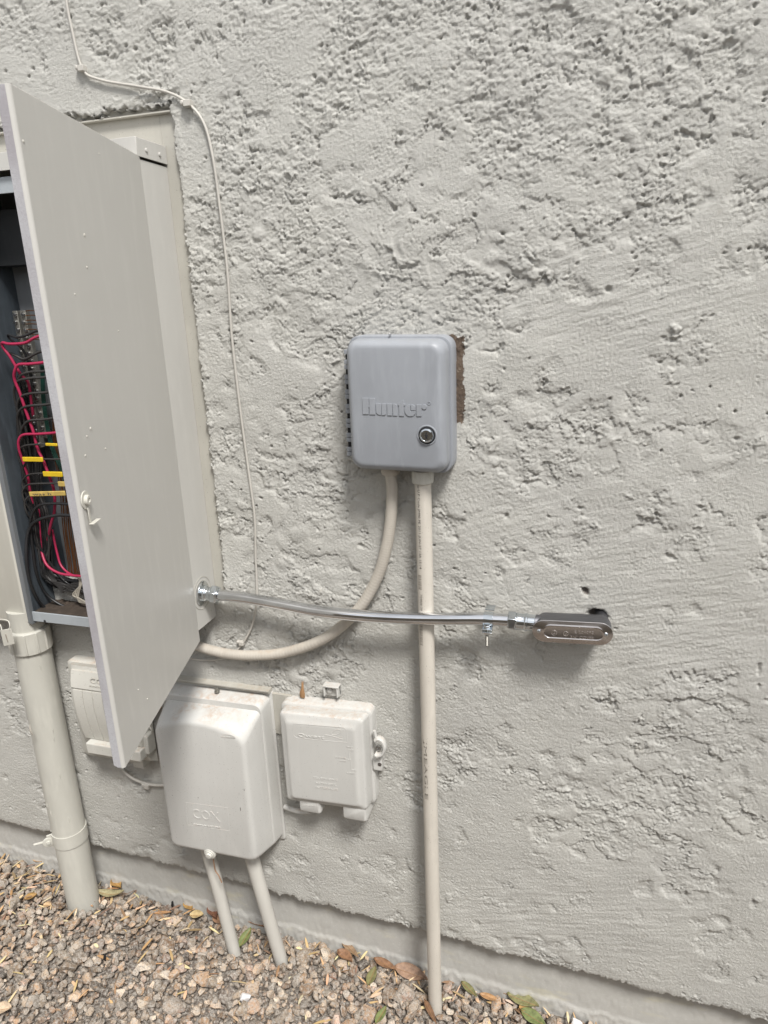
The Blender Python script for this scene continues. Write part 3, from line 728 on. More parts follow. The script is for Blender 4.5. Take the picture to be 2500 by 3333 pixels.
for i in range(9):
    o_ = g.uniform(-20, 20)
    wire([E_(395+i*7, 1500), E_(415+i*9, 1640+o_), E_(480+i*10, 1740+i*6+o_*.5), E_(600, 1770+i*10), E_(720, 1780+g.uniform(-20, 60)), E_(840, 1760+g.uniform(-30, 120))], 'charcoal', .0019, [-.01, -.025, -.02])
for i in range(12):                                         # bare copper grounds behind the door edge
    x_ = 590+i*13; wire([E_(x_-80-g.uniform(0, 30), 20+g.uniform(0, 80)), E_(x_-70, 500), E_(x_-8+g.uniform(-8, 8), 850), E_(x_+20+g.uniform(-10, 10), 1250), E_(x_+55+g.uniform(-12, 12), 1550), E_(x_+70, 1690)], 'copper', .0012, [.0, -.005, -.01], n=5, seg=6)
for i in range(3):
    wire([E_(395+i*12, -330), E_(405+i*13, 0), E_(450+i*12, 300), E_(500+i*15, 500), E_(590+i*12, 700), E_(650, 900)], 'green', .0017, [.0, -.01])
for i in range(5):
    wire([E_(740+i*6, 1690), E_(770+g.uniform(-25, 25), 1780), E_(700+i*14, 1850+g.uniform(-30, 40)), E_(760, 1910+i*8), E_(850, 1960)], 'white_wire', .0018, [-.02, -.03])
for yy in (1385, 1400, 1416, 1428, 1446, 1462, 1478):      # short leads out of the terminal bars
    wire([(84, yy-373+0), (104, yy-374), (130, yy-372)], 'copper', .0010, [-.002, -.004], n=3, seg=6)
def tagbox(A, B, h, mat, y=-.043, txt=None):
    a, b = at(*A, Y=y), at(*B, Y=y); d = b-a; L = np.linalg.norm(d); u = d/L; vv = np.array([-u[2], 0, u[0]])*h
    mb = MB(); mb.obox(a-vv/2-np.array([0, .0018, 0]), d, (0, .0036, 0), vv)
    o = mb.build('wire_tag', mat, panel, bevel=.0012)
    if txt:
        mb = MB(); text_on(txt[0], (a[0]+u[0]*L*txt[1]-vv[0]*.28, a[2]+u[2]*L*txt[1]-vv[2]*.28), (a[0]+u[0]*L*txt[2]-vv[0]*.28, a[2]+u[2]*L*txt[2]-vv[2]*.28), y-.0019, mb, h*.55, .0002)
        mb.build('handwriting', 'ink', o, 0)
    return o
tagbox(T_(275, 1007), T_(345, 1010), .0060, 'yellow')
tagbox(T_(137, 1096), T_(258, 1098), .0100, 'yellow')
tagbox(T_(260, 1184), T_(375, 1187), .0110, 'yellow')
tagbox(T_(350, 1244), T_(392, 1245), .0110, 'yellow_old')
tagbox(T_(178, 1305), T_(392, 1300), .0105, 'yellow_old', txt=('was h', .10, .62))
mb = MB()
for k in range(14):
    x_ = XL+.02+k*.024; mb.lathe((x_, .0-.004*(k % 3)*3, ZB+.0015), (0, 0, 1), [(0, .006), (.003, .004), (.004, 0)], 6)
tag(mb.build('debris', 'dust', panel, 0), kind='stuff')

# ------------------------------------------------------------------ irrigation controller
hc = thing('irrigation_controller', 'grey-blue plastic irrigation controller box with chrome key lock on the wall', 'irrigation controller', (-.325, 0, 1.21))
TL_ = -.022
mb = MB(); mb.rings([rr(-.418, -.232, 1.207, 1.446, .022, y_, tilt=TL_) for y_ in (.003, -.034)]+[rr(-.4165, -.2335, 1.2085, 1.4445, .021, -.0365, tilt=TL_), rr(-.414, -.236, 1.211, 1.442, .02, -.037, tilt=TL_)])
mb.build('housing', 'bluegrey', hc)
mb = MB(); mb.rings([rr(-.414, -.2365, 1.2125, 1.4415, .021, -.0375, tilt=TL_), rr(-.412, -.2375, 1.214, 1.440, .021, -.060, tilt=TL_),
                     rr(-.410, -.2395, 1.216, 1.4385, .020, -.0655, tilt=TL_), rr(-.4055, -.2445, 1.221, 1.4345, .018, -.0725, tilt=TL_),
                     rr(-.402, -.248, 1.2245, 1.4305, .016, -.0745, tilt=TL_), rr(-.398, -.252, 1.2285, 1.4265, .014, -.075, tilt=TL_)])
lid = mb.build('lid', 'bluegrey', hc, 50)
YL = -.075
hp = lambda x, y: tuple(at(1080+x/3.318, 1030+y/3.318, Y=YL)[[0, 2]])
polys = [[(332, 880), (399, 881), (399, 955), (404, 970), (399, 985), (399, 1056), (337, 1055)],
         [(406, 882), (469, 883), (473, 1060), (411, 1058), (410, 985), (402, 968), (409, 955)],
         [(478, 940), (533, 941), (536, 1062), (512, 1062), (492, 1050), (481, 1030)],
         [(543, 941), (588, 942), (588, 1052), (578, 1064), (556, 1066), (541, 1064)],
         [(598, 942), (650, 943), (654, 1070), (603, 1068)],
         [(659, 943), (688, 944), (703, 956), (708, 975), (711, 1073), (664, 1071)],
         [(716, 944), (776, 898), (778, 943), (794, 944), (794, 964), (779, 964), (782, 1076), (730, 1074), (727, 962), (716, 962)],
         [(c0+math.cos(a)*56, 1014+math.sin(a)*64) for c0, a in ((846, t) for t in np.radians(np.linspace(90, 270, 13)))]+[(850, 1000), (850, 1024), (905, 1024), (905, 1050), (880, 1074)],
         [(853, 952), (880, 952), (902, 972), (908, 1014), (858, 1013)],
         [(915, 950), (970, 951), (972, 1078), (918, 1077)],
         [(1000+27*math.cos(a), 977+27*math.sin(a)) for a in np.linspace(0, 2*math.pi, 17)[:-1]]]
mb = MB()
for P_ in polys: prism(mb, [hp(*q) for q in P_], YL, .0015)
ro, rpts = hp(1050, 938), []
mb.sweep([(ro[0]+.0027*math.cos(a), YL-.0004, ro[1]+.0027*math.sin(a)) for a in np.linspace(0, 2*math.pi, 20)], .0005, 6, False)
mb.lathe((ro[0], YL, ro[1]), (0, -1, 0), [(0, .001), (.0006, .001), (.0006, 0)], 8)
mb.build('embossed_name', 'bluegrey', lid, 30, bevel=.0003)
kc = at(1080+1028/3.318, 1030+1283/3.318, Y=YL)
mb = MB(); mb.sweep([(kc[0]+.0164*math.cos(a), YL+.0002, kc[2]+.0164*math.sin(a)) for a in np.linspace(0, 2*math.pi, 40)], .0016, 8, False, 1)
mb.build('lock_rim', 'bluegrey', lid)
mb = MB(); mb.lathe(kc, (0, -1, 0), [(-.001, .0155), (.0005, .0152), (.0006, .0135)], 32); mb.build('lock_recess', 'hinge_gap', lid)
mb = MB(); mb.lathe(kc, (0, -1, 0), [(0, .0128), (.003, .0128), (.0055, .0116), (.0062, .0095), (.0052, .0090), (.0052, 0)], 36)
lk = mb.build('key_lock', 'zinc', lid)
mb = MB(); mb.box(kc[0]-.0012, kc[0]+.0012, YL-.0056, YL-.0048, kc[2]-.0058, kc[2]+.0058); mb.lathe((kc[0], YL-.0048, kc[2]), (0, -1, 0), [(0, .0026), (.001, .0026), (.001, 0)], 12)
mb.build('keyhole', 'hinge_gap', lk)
mb = MB(); c = at(1080+628/3.318, 1030+190/3.318, Y=-.04); mb.lathe(c, (0, -1, 0), [(-.004, .0018), (.003, .0018), (.004, .0008), (.004, 0)], 10); mb.build('lid_pin', 'screw', hc)
zs = np.linspace(1.424, 1.232, 23)
for i in range(22):
    xh = -.4262-.004*(i/22.)
    if i % 3 == 1:
        mb = MB(); mb.box(xh+.002, -.4145, -.034, -.020, zs[i+1], zs[i]); mb.build('hinge_slot', 'hinge_gap', hc)
    else:
        mb = MB(); mb.box(xh, -.4145, -.037, -.016, zs[i+1]+.0006, zs[i]-.0004); mb.build('hinge_knuckle', 'bluegrey', hc, bevel=.0008)
mb = MB(); mb.lathe((-.352, -.022, 1.211), (0, 0, -1), [(0, .0175), (.010, .0175), (.014, .015), (.014, 0)], 28); mb.build('conduit_fitting', 'flex', hc)
mb = MB(); mb.lathe((-.289, -.030, 1.209), (0, 0, -1), [(0, .0195), (.022, .0195), (.024, .0180), (.024, 0)], 32)
for k in range(24):
    a = k*math.pi/12; mb.obox((-.289+.019*math.cos(a)-.0008, -.030+.019*math.sin(a)-.0008, 1.192), (.0016, 0, 0), (0, .0016, 0), (0, 0, .017))
mb.build('conduit_adapter', 'pipe', hc, bevel=.0003)

# ------------------------------------------------------------------ conduits
pv = thing('conduit_pipe', 'upright cream plastic conduit from the irrigation controller down into the gravel', 'conduit', (-.28, -.05, -.06))
P0, P1 = np.array([-.289, -.030, 1.188]), np.array([-.280, -.052, -.09]); RP = .0152
mb = MB(); mb.sweep(catmull([P0, P1], 24), RP, 32)
M['pvc'] = paint('cream_pvc_conduit', (.55, .515, .455, 1), .42, .05, 600, .15, specks=1, big=7)
tube = mb.build('pipe', 'pvc', pv)
ax = (P1-P0)/np.linalg.norm(P1-P0)
def pipe_text(s, px_top, py_top, py_bot, hgt, mat, ang):
    """printing that runs down the pipe, bent onto its surface"""
    a = at(px_top, py_top, Y=-.045); b = at(px_top, py_bot, Y=-.045); t0 = (a[2]-P0[2])/ax[2]; t1 = (b[2]-P0[2])/ax[2]
    mb = MB()
    def wrap(P_):
        s_ = t0+P_[:, 0]; th = math.radians(ang)+P_[:, 2]/RP; r_ = RP+.00025
        c = P0+np.outer(s_, ax)
        return c+np.stack([r_*np.sin(th), -r_*np.cos(th), np.zeros_like(th)], 1)
    text_on(s, (0, 0), (t1-t0, 0), 0, mb, hgt, .0001, wrap=wrap)
    mb.build('printing', mat, tube, 0)
pipe_text('Fpu-U.P Code JM90 PE 2011-JUN-27 13A 15:14', 1366, 1568, 1850, .0046, 'ink', -27)
pipe_text('754826-20', 1376, 1933, 1985, .0040, 'ink_faint', -26)
pipe_text('JMEAGLE', 1388, 2402, 2590, .0070, 'ink_faint', -30)
def barcode(py0, py1, ang):
    a = at(1376, py0, Y=-.045)[2]; b = at(1376, py1, Y=-.045)[2]; mb = MB(); z = a
    g = np.random.default_rng(3)
    while z > b:
        w_ = g.choice([.0007, .0014, .002]); t = (z-P0[2])/ax[2]; c = P0+ax*t
        pts = []
        for zz in (0, w_):
            for th in np.radians(np.linspace(ang-14, ang+14, 4)): pts.append(c+np.array([(RP+.0002)*math.sin(th), -(RP+.0002)*math.cos(th), -zz]))
        mb.add(pts, [(i, i+1, i+5, i+4) for i in range(3)]); z -= w_+g.choice([.001, .0018])
    mb.build('barcode', 'ink_faint', tube, 0)
barcode(1872, 1920, -28); barcode(2035, 2098, -28)
g = np.random.default_rng(8)

fx = thing('flexible_conduit', 'beige ribbed flexible conduit curving from the irrigation controller down behind the open panel door', 'conduit', (-.35, -.02, 1.19))
pts = [(1271, 1540), (1277, 1600), (1272, 1690), (1258, 1780), (1228, 1880), (1165, 1985), (1060, 2075), (935, 2122), (820, 2133), (720, 2124), (620, 2095), (520, 2060), (430, 2025)]
P_ = [np.array([-.352, -.022, 1.197])]+[at(x, y, Y=-.020 if 5 < i < 7 else -.018) for i, (x, y) in enumerate(pts)][1:]
P_ = catmull(P_, 40)
rad = [.0110+.00026*math.sin(i*1.9) for i in range(len(P_))]
mb = MB(); mb.sweep(P_, rad, 22); mb.build('hose', 'flex', fx, 60)

cb = thing('wall_cable', 'thin painted coaxial cable running down the stucco wall right of the panel', 'cable', tuple(at(215, 0, Y=0.)))
pts = [(205, -160), (215, -10), (233, 90), (268, 223), (324, 259), (452, 282), (542, 299), (610, 335), (663, 400), (693, 512), (714, 663), (731, 799), (742, 904), (754, 1085), (772, 1251), (791, 1401), (814, 1567), (829, 1688), (832, 1808), (836, 1944), (821, 2034), (784, 2102), (738, 2139), (663, 2148), (600, 2138), (520, 2110)]
mb = MB(); mb.sweep(catmull([at(x, y, Y=-.0052) for x, y in pts], 8), .0024, 10); mb.build('cable_jacket', 'cable', cb, 60)
def clip(x, y, par, sz=1.0):
    c = at(x, y, Y=-.004); mb = MB(); mb.box(c[0]-.006*sz, c[0]+.004*sz, -.010*sz, .0, c[2]-.004*sz, c[2]+.004*sz)
    mb.lathe((c[0]-.009*sz, -.001, c[2]+.002), (0, -1, 0), [(0, .0035*sz), (.006*sz, .0035*sz), (.008*sz, .002*sz), (.008*sz, 0)], 10)
    mb.build('cable_clip', 'cable', par, bevel=.0008)
clip(272, 224, cb, 1.2); clip(617, 338, cb, 1.3); clip(790, 2092, cb, 1.1)
c2 = thing('wall_cable', 'short painted cable looping below the open door tip to the larger utility box', 'cable', tuple(at(430, 2530, Y=0.)))
mb = MB(); mb.sweep(catmull([at(x, y, Y=-.006) for x, y in ((350, 2400), (372, 2460), (395, 2500), (430, 2532), (480, 2552), (530, 2556), (560, 2550))], 8), .0038, 10); mb.build('cable_jacket', 'cable', c2, 60)
clip(484, 2555, c2, 1.4)

em = thing('metal_conduit', 'shiny galvanized metal conduit running right from the panel side to the conduit body', 'conduit', (XR, -.036, .929))
pts = [(708, 1936, -.036), (780, 1943, -.037), (850, 1955, -.039), (930, 1970, -.043), (1010, 1985, -.047), (1090, 1996, -.051), (1200, 2006, -.053), (1330, 2012, -.053), (1450, 2014, -.051), (1560, 2014, -.047), (1660, 2019, -.044)]
mb = MB(); PE = catmull([at(x, y, Y=yy) for x, y, yy in pts], 10); mb.sweep(PE, .0117, 32); mb.build('tube', 'emt', em, 60)
def fitting(a, d, prof, mat, name, par, seg=28):
    mb = MB(); mb.lathe(a, d, prof, seg); return mb.build(name, mat, par, 30, bevel=.0004)
a0 = np.array([XR, K[1], K[2]]); d0 = np.array([1, 0, .0])
b0 = PE[0]; dd0 = (b0-a0)/np.linalg.norm(b0-a0)
fitting(a0, dd0, [(0, .0265), (.002, .0265), (.0028, .0245), (.0028, .0165)], 'zinc', 'washer', em)
fitting(a0, dd0, [(.002, .0165), (.006, .0175), (.010, .0165), (.012, .0145), (.016, .0145), (.020, .0165), (.0215, .0165)], 'zinc', 'connector_body', em)
L1 = np.linalg.norm(b0-a0)
mb = MB(); mb.lathe(a0, dd0, [(.0215, .0185), (.0225, .0202), (.033, .0202), (.0355, .0185), (.036, .0125)], 6); mb.build('compression_nut', 'zinc', em, 20, bevel=.0012)
# right end compression connector
b1 = PE[-1]; LBL, LBR = at(1450+775/2.552, 1850+520/2.552, Y=-.067), at(1450+1335/2.552, 1850+550/2.552, Y=-.067)
cl = at(1450+760/2.552, 1850+455/2.552, Y=-.043)
d1 = (cl-b1); L2 = np.linalg.norm(d1); d1 /= L2
mb = MB(); mb.lathe(b1-d1*.004, d1, [(0, .0125), (.0006, .0172), (.002, .0182), (.014, .0182), (.0155, .015)], 6); mb.build('compression_nut', 'zinc', em, 20, bevel=.0012)
fitting(b1, d1, [(.010, .0145), (.013, .0165), (.016, .0150), (.026, .0150), (.028, .0165), (.031, .0165), (.032, .0150), (L2, .0145)], 'zinc', 'connector_body', em)
# strap with bolt
sp = at(1450+350/2.552, 1850+420/2.552, Y=-.045)
st = thing('pipe_strap', 'small zinc strap with a hanging bolt clamping the metal conduit to the wall', 'pipe strap', tuple(sp))
ctr = PE[-14]; ctr = min(PE, key=lambda q: abs(q[0]-sp[0])); mb = MB()
R1 = []; 
for x_ in (ctr[0]-.0085, ctr[0]+.0085):
    for rr_ in (.0122, .0136):
        R1.append([(x_, ctr[1]+rr_*math.sin(a), ctr[2]+rr_*math.cos(a)) for a in np.radians(np.linspace(-215, 35, 26))])
v = [p for r_ in R1 for p in r_]; n_ = 26; f = []
for a_, b_ in ((0, 1), (1, 3), (3, 2), (2, 0)): f += [(a_*n_+i, a_*n_+i+1, b_*n_+i+1, b_*n_+i) for i in range(n_-1)]
mb.add(v, f)
mb.box(ctr[0]-.0085, ctr[0]+.0085, -.034, -.012, ctr[2]+.0122, ctr[2]+.0136)
mb.build('band', 'zinc', st, 30)
mb = MB()
for dz in (0, -.006): mb.box(ctr[0]-.010, ctr[0]+.0085, ctr[1]-.022, ctr[1]-.004, ctr[2]-.0125+dz, ctr[2]-.0107+dz)
mb.build('ear', 'zinc', st, bevel=.0005)
bc = np.array([ctr[0]-.001, ctr[1]-.014, ctr[2]])
mb = MB(); mb.lathe(bc+np.array([0, 0, -.005]), (0, 0, -1), [(0, .0055), (.0015, .0065), (.0055, .0065)], 6); mb.lathe(bc+np.array([0, 0, -.0185]), (0, 0, -1), [(0, .0062), (.004, .0062), (.0045, .004)], 6)
mb.build('nut', 'zinc', st, 20)
mb = MB(); pr = [(0, .003)]
for i in range(26): pr += [(.001+i*.0014, .0031), (.0017+i*.0014, .0025)]
mb.lathe(bc+np.array([0, 0, -.010]), (0, 0, -1), pr+[(.038, .002)], 12); mb.build('bolt', 'bus', st, 60)

# conduit body (LB) with stamped cover
lb = thing('junction_box', 'dark cast metal elbow box with an oval stamped cover, entering a hole in the wall', 'junction box', (.0, 0, .936))
def stad(A, B, r, Y, n=12, ex=0):
    A2, B2 = np.array([A[0], A[2]]), np.array([B[0], B[2]]); u = (B2-A2)/np.linalg.norm(B2-A2); a0_ = math.atan2(u[1], u[0]); o = []
    for c, s0 in ((B2, -90), (A2, 90)):
        for i in range(n+1):
            a = a0_+math.radians(s0+180*i/n); o.append((c[0]+r*math.cos(a), Y, c[1]+r*math.sin(a)))
    return o
u_ = (LBR-LBL)/np.linalg.norm(LBR-LBL)
CA, CB = LBL+u_*.010, LBR-u_*.010
mb = MB(); mb.rings([stad(CA, CB, r_, y_) for y_, r_ in ((-.022, .0165), (-.030, .0190), (-.0625, .0198), (-.0635, .0198))])
mb.cyl(cl-u_*.004, CA+np.array([0, .022, 0])+u_*.004, .0165, 28)
body = mb.build('body', 'cast', lb, 30, bevel=.0008)
mb = MB(); hb = np.array([CB[0]+.002, -.030, CB[2]]); mb.lathe(hb, (0, 1, 0), [(0, .012), (.030, .012), (.05, .012), (.05, 0)], 28); mb.build('hub', 'cast', lb)
mb = MB(); mb.rings([stad(CA, CB, r_, y_) for y_, r_ in ((-.0638, .0202), (-.0648, .0202))]); mb.build('gasket', 'black', lb)
mb = MB(); ca, cb_ = CA+u_*.010, CB-u_*.006
mb.rings([stad(CA, CB, .0212, -.0649), stad(CA, CB, .0214, -.0660), stad(CA, CB, .0205, -.0667), stad(ca, cb_, .0150, -.0668), stad(ca, cb_, .0132, -.0685), stad(ca, cb_, .0118, -.0688), stad(ca, cb_, .0105, -.0676), stad(ca, cb_, .0095, -.0675)])
cov = mb.build('cover', 'coverplate', lb, 50)
for q in (at(1450+775/2.552, 1850+520/2.552, Y=-.067), at(1450+1335/2.552, 1850+550/2.552, Y=-.067)):
    mb = MB(); mb.lathe(q, (0, -1, 0), [(-.001, .0036), (.0008, .0034), (.0016, .0022), (.0016, 0)], 14)
    mb.box(q[0]-.0023, q[0]+.0023, q[1]-.0019, q[1]-.0014, q[2]-.0004, q[2]+.0004); mb.box(q[0]-.0004, q[0]+.0004, q[1]-.00195, q[1]-.0014, q[2]-.0023, q[2]+.0023)
    mb.build('screw', 'zinc', cov, 30)
ep = lambda x, y: tuple(at(1450+x/2.552, 1850+y/2.552, Y=-.0675)[[0, 2]])
mb = MB()
text_on('E 204093', ep(1072, 540), ep(1232, 545), -.0675, mb, .0050, .0006)
text_on('3/4" COVER', ep(1038, 580), ep(1236, 592), -.0675, mb, .0050, .0006)
for (qx, qy, r_) in ((902, 535, .0048), (1000, 543, .0042)):
    c = ep(qx, qy); mb.sweep([(c[0]+r_*math.cos(a), -.0677, c[1]+r_*math.sin(a)) for a in np.linspace(0, 2*math.pi, 26)], .0004, 6, False)
text_on('UL', ep(890, 543), ep(914, 545), -.0675, mb, .0042, .0005)
text_on('SA', ep(990, 551), ep(1010, 553), -.0675, mb, .0036, .0005)
M['stamp'] = chrome('stamped_letters', (.78, .74, .71, 1), .25)
mb.build('stamped_lettering', 'stamp', cov, 0)
mb = MB(); mb.obox(cl-u_*.012+np.array([0, -.0135, -.0045]), (.013, 0, 0), (0, -.0012, 0), (0, 0, .009)); mb.build('lug', 'cast', lb, bevel=.0012)

# ------------------------------------------------------------------ big utility riser at left
rp = thing('service_riser', 'thick cream plastic riser pipe rising from the gravel into the panel bottom', 'pipe', (-1.24, -.046, 0))
CR = np.array([-1.240, -.046])
mb = MB(); mb.lathe((*CR, -.06), (0, 0, 1), [(0, .0400), (.815, .0400)], 64); rpipe = mb.build('pipe', 'pipe', rp)
mb = MB(); prof = [(0, .0410), (.001, .0455), (.052, .0455), (.054, .0440), (.055, .0400)]
mb.lathe((*CR, .752), (0, 0, 1), prof, 64)
cpl = mb.build('coupling', 'pipe', rp)
for a in (-125, -100, -60, -28, 0, 150):
    t = math.radians(a); mb = MB(); c = np.array([CR[0]+.0455*math.cos(t), CR[1]+.0455*math.sin(t), .754])
    e1 = np.array([-math.sin(t), math.cos(t), 0])*.0022; e2 = np.array([math.cos(t), math.sin(t), 0])*.0022
    mb.obox(c-e1-e2*.5, e1*2, e2*1.5, (0, 0, .050)); mb.build('rib', 'pipe', cpl, bevel=.0008)
mb = MB(); mb.lathe((*CR, .805), (0, 0, 1), [(0, .0375), (.03, .0375), (.05, .0385)], 56); mb.build('collar', 'pipe', rp)
mb = MB(); zc = .222                                        # strap near the ground, tilted slightly
def bandring(r_, dz): return [(CR[0]+r_*math.cos(a), CR[1]+r_*math.sin(a), zc+dz) for a in np.radians(np.linspace(-160, 160+0, 48))]
bandring = lambda r_, dz: [(CR[0]+r_*math.cos(a), CR[1]+r_*math.sin(a), zc+dz) for a in np.radians(np.linspace(-130, 218, 48))]
R_ = [bandring(.0404, -.018), bandring(.0425, -.018), bandring(.0425, .018), bandring(.0404, .018)]
v = [p for r_ in R_ for p in r_]; f = []
for a_, b_ in ((0, 1), (1, 2), (2, 3), (3, 0)): f += [(a_*48+i, a_*48+i+1, b_*48+i+1, b_*48+i) for i in range(47)]
mb.add(v, f); band_o = mb.build('strap', 'pipe', rp)
ra = np.array([math.cos(math.radians(-133)), math.sin(math.radians(-133)), 0]); tc_ = np.array([.68, -.73, 0])
ec = np.array([CR[0], CR[1], zc-.004])+ra*.051
mb = MB(); mb.lathe(ec-tc_*.002, tc_, [(0, .0135), (.004, .0135), (.005, .012), (.005, 0)], 20); mb.obox(ec-ra*.012-tc_*.002+np.array([0, 0, -.014]), ra*.014, tc_*.004, (0, 0, .034)); mb.build('strap_ear', 'pipe', band_o, bevel=.0012)
mb = MB(); mb.cyl(ec+ra*.002-tc_*.004, ec+ra*.034-tc_*.004+np.array([0, 0, .004]), .0032, 10); mb.lathe(ec+tc_*.003, tc_, [(0, .006), (.003, .005), (.0035, 0)], 8); mb.build('strap_bolt', 'pipe', band_o)
mb = MB(); ch = at(190/1.843, 1900+880/1.843, Y=-.105)
mb.sweep([ch+np.array([-.001, -.001, .016]), ch+np.array([0, -.004, .006]), ch+np.array([.001, -.003, -.006]), ch+np.array([.002, 0, -.014])], [.0006, .0026, .0028, .0005], 8, True, .5); mb.build('paint_flake', 'flex', rp)
mb = MB()
for k in range(7):
    px, py = ((320, 590), (380, 1030), (385, 980), (460, 1520), (210, 1380), (250, 1430), (400, 1250))[k]; p = at(px/1.843, 1900+py/1.843, Y=-.115)
    dd = np.array([p[0]-CR[0], p[1]-CR[1]]); dd /= np.linalg.norm(dd); c = np.array([CR[0]+dd[0]*.0400, CR[1]+dd[1]*.0400, p[2]])
    mb = MB(); mb.sweep([c+np.array([0, 0, .010]), c+np.array([dd[0]*.001, dd[1]*.001, .003]), c+np.array([0, 0, -.008])], [.0003, .0016, .0003], 6, True)
    mb.build('paint_drip', 'pipe', rp)
# dark sealant gap where pipe meets the wall
hp_ = thing('meter_seal', 'pale metal seal tab with a wire loop hanging on the panel bottom beside the riser', 'seal', tuple(at(25, 2080, Y=-.10)))
q = lambda x, y, Y=-.118: at(x/3.16, 1900+y/3.16, Y=Y)
A_, B_, C_, D_ = q(0, 480), q(110, 460), q(150, 620), q(40, 645)
mb = MB(); mb.add([A_, B_, C_, D_]+[p+np.array([0, .0015, 0]) for p in (A_, B_, C_, D_)], [(0, 1, 2, 3), (7, 6, 5, 4), (0, 4, 5, 1), (1, 5, 6, 2), (2, 6, 7, 3), (3, 7, 4, 0)])
tabo = mb.build('tab', 'cover', hp_, bevel=.0008)
mb = MB(); a_, b_ = q(58, 520, -.1184), q(82, 600, -.1184); mb.sweep([a_, b_], .0012, 6); mb.build('slot', 'ink_faint', tabo)
mb = MB(); mb.sweep(catmull([q(-40, 370, -.112), q(30, 368, -.112), q(85, 385, -.114), q(100, 430, -.117), q(98, 475, -.118)], 6), .0012, 8); mb.sweep(catmull([q(-40, 470, -.112), q(0, 420, -.112), q(20, 480, -.118)], 6), .0012, 8); mb.build('wire_loop', 'cover', hp_)

# ------------------------------------------------------------------ larger utility box (rounded hood)
bx = thing('utility_box', 'large pale cable utility box with arched hood, standing off the wall above two conduits', 'utility box', (-.78, 0, .30))
tl = .014
mb = MB(); mb.rings([rr(-.905, -.646, .293, .690, .008, .002, tilt=tl), rr(-.905, -.646, .293, .690, .008, -.005, tilt=tl), rr(-.903, -.648, .295, .688, .008, -.006, tilt=tl)])
mb.build('back_plate', 'enclosure', bx)
mb = MB()
for z0_, z1_, yy in ((.6905, .694, -.015), (.6955, .699, -.018)): mb.box(-.935, -.648, yy, .002, z0_, z1_)
mb.box(-.935, -.648, -.011, .002, .694, .6955)
o = mb.build('drip_rail', 'flange', bx, bevel=.0005)
mb = MB(); mb.rings([rr(-.900, -.6515, .298, .682, .016, -.0065, tilt=tl), rr(-.8985, -.655, .2995, .678, .018, -.036, tilt=tl), rr(-.8975, -.6565, .300, .676, .018, -.0405, tilt=tl), rr(-.896, -.6580, .3015, .674, .017, -.042, tilt=tl)])
mb.build('base_housing', 'enclosure', bx)
prof = [(-.0425, -.8955, -.6590, .3020, .662, .000, .012), (-.060, -.8960, -.6640, .3022, .651, .012, .014), (-.080, -.8965, -.6695, .3025, .636, .024, .016), (-.0875, -.8962, -.6720, .3035, .6295, .0275, .017),
        (-.0925, -.8950, -.6735, .3050, .6265, .028, .017), (-.0965, -.8925, -.6765, .3080, .6235, .028, .015), (-.0985, -.8890, -.6800, .3115, .620, .028, .013), (-.0992, -.8840, -.6850, .3165, .615, .0275, .010)]
mb = MB(); mb.rings([rr(a, b, c, d, r_, y_, arch=ar, tilt=tl) for y_, a, b, c, d, ar, r_ in prof])
hood2 = mb.build('hood', 'enclosure', bx, 50)
YC = -.0992
cp5 = lambda x, y: tuple(at(480+x/3.16, 2150+y/3.16, Y=YC)[[0, 2]])
mb = MB()
def outline(pts, Y, mb, r=.0004, closed=True):
    Q_ = [(a, Y, b) for a, b in pts]; Q_ = Q_+[Q_[0]] if closed else Q_
    for a, b in zip(Q_[:-1], Q_[1:]): mb.sweep([a, b], r, 6)
outline([cp5(395, 1460), cp5(825, 1515), cp5(842, 1752), cp5(412, 1690)], YC, mb)
mb.build('logo_frame', 'enclosure', hood2, 0)
mb = MB()
text_on('COX', cp5(472, 1618), cp5(750, 1660), YC, mb, cp5(470, 1520)[1]-cp5(470, 1615)[1], .0009)
text_on('COMMUNICATIONS', cp5(475, 1690), cp5(752, 1724), YC, mb, .0040, .0014)
mb.build('embossed_logo', 'enclosure', hood2, 0)
mb = MB(); c = cp5(832, 780); c1_ = cp5(745, 775)
el = [(c[0]+.0145*math.cos(a), c[1]+.0042*math.sin(a)+.02*.0145*math.cos(a)) for a in np.linspace(0, 2*math.pi, 30)[:-1]]
outline(el, YC, mb, .0005); text_on('Multilink', cp5(760, 790), cp5(905, 797), YC, mb, .0034, .0008)
mb.build('embossed_badge', 'enclosure', hood2, 0)
mb = MB(); k_ = at(480+640/3.16, 2150+1990/3.16, Y=-.098); mb.lathe((k_[0], -.094, k_[2]), (0, -1, -.1), [(0, .0145), (.004, .0145), (.0055, .0125), (.0055, .0105), (.0075, .0100), (.008, .0075), (.0115, .0062), (.012, 0)], 30)
mb.build('captive_knob', 'enclosure2', bx)
mb = MB(); s0 = np.array([k_[0]+.004, -.092, k_[2]-.010]); mb.sweep(catmull([s0, at(700, 2830, Y=-.080), at(712, 2850, Y=-.080), at(722, 2872, Y=-.078)], 6), .0016, 8); mb.build('seal_string', 'string', bx)
mb = MB(); c = at(480+728/3.16, 2150+345/3.16, Y=-.02); zt_ = c[2]
mb.lathe((c[0], -.02, .674), (0, -.25, 1), [(0, .0025), (.012, .0025), (.012, .0062), (.0135, .0062), (.0135, .0045), (.019, .0045), (.0195, 0)], 10); mb.build('bolt', 'bus', bx, 30)
mb = MB()
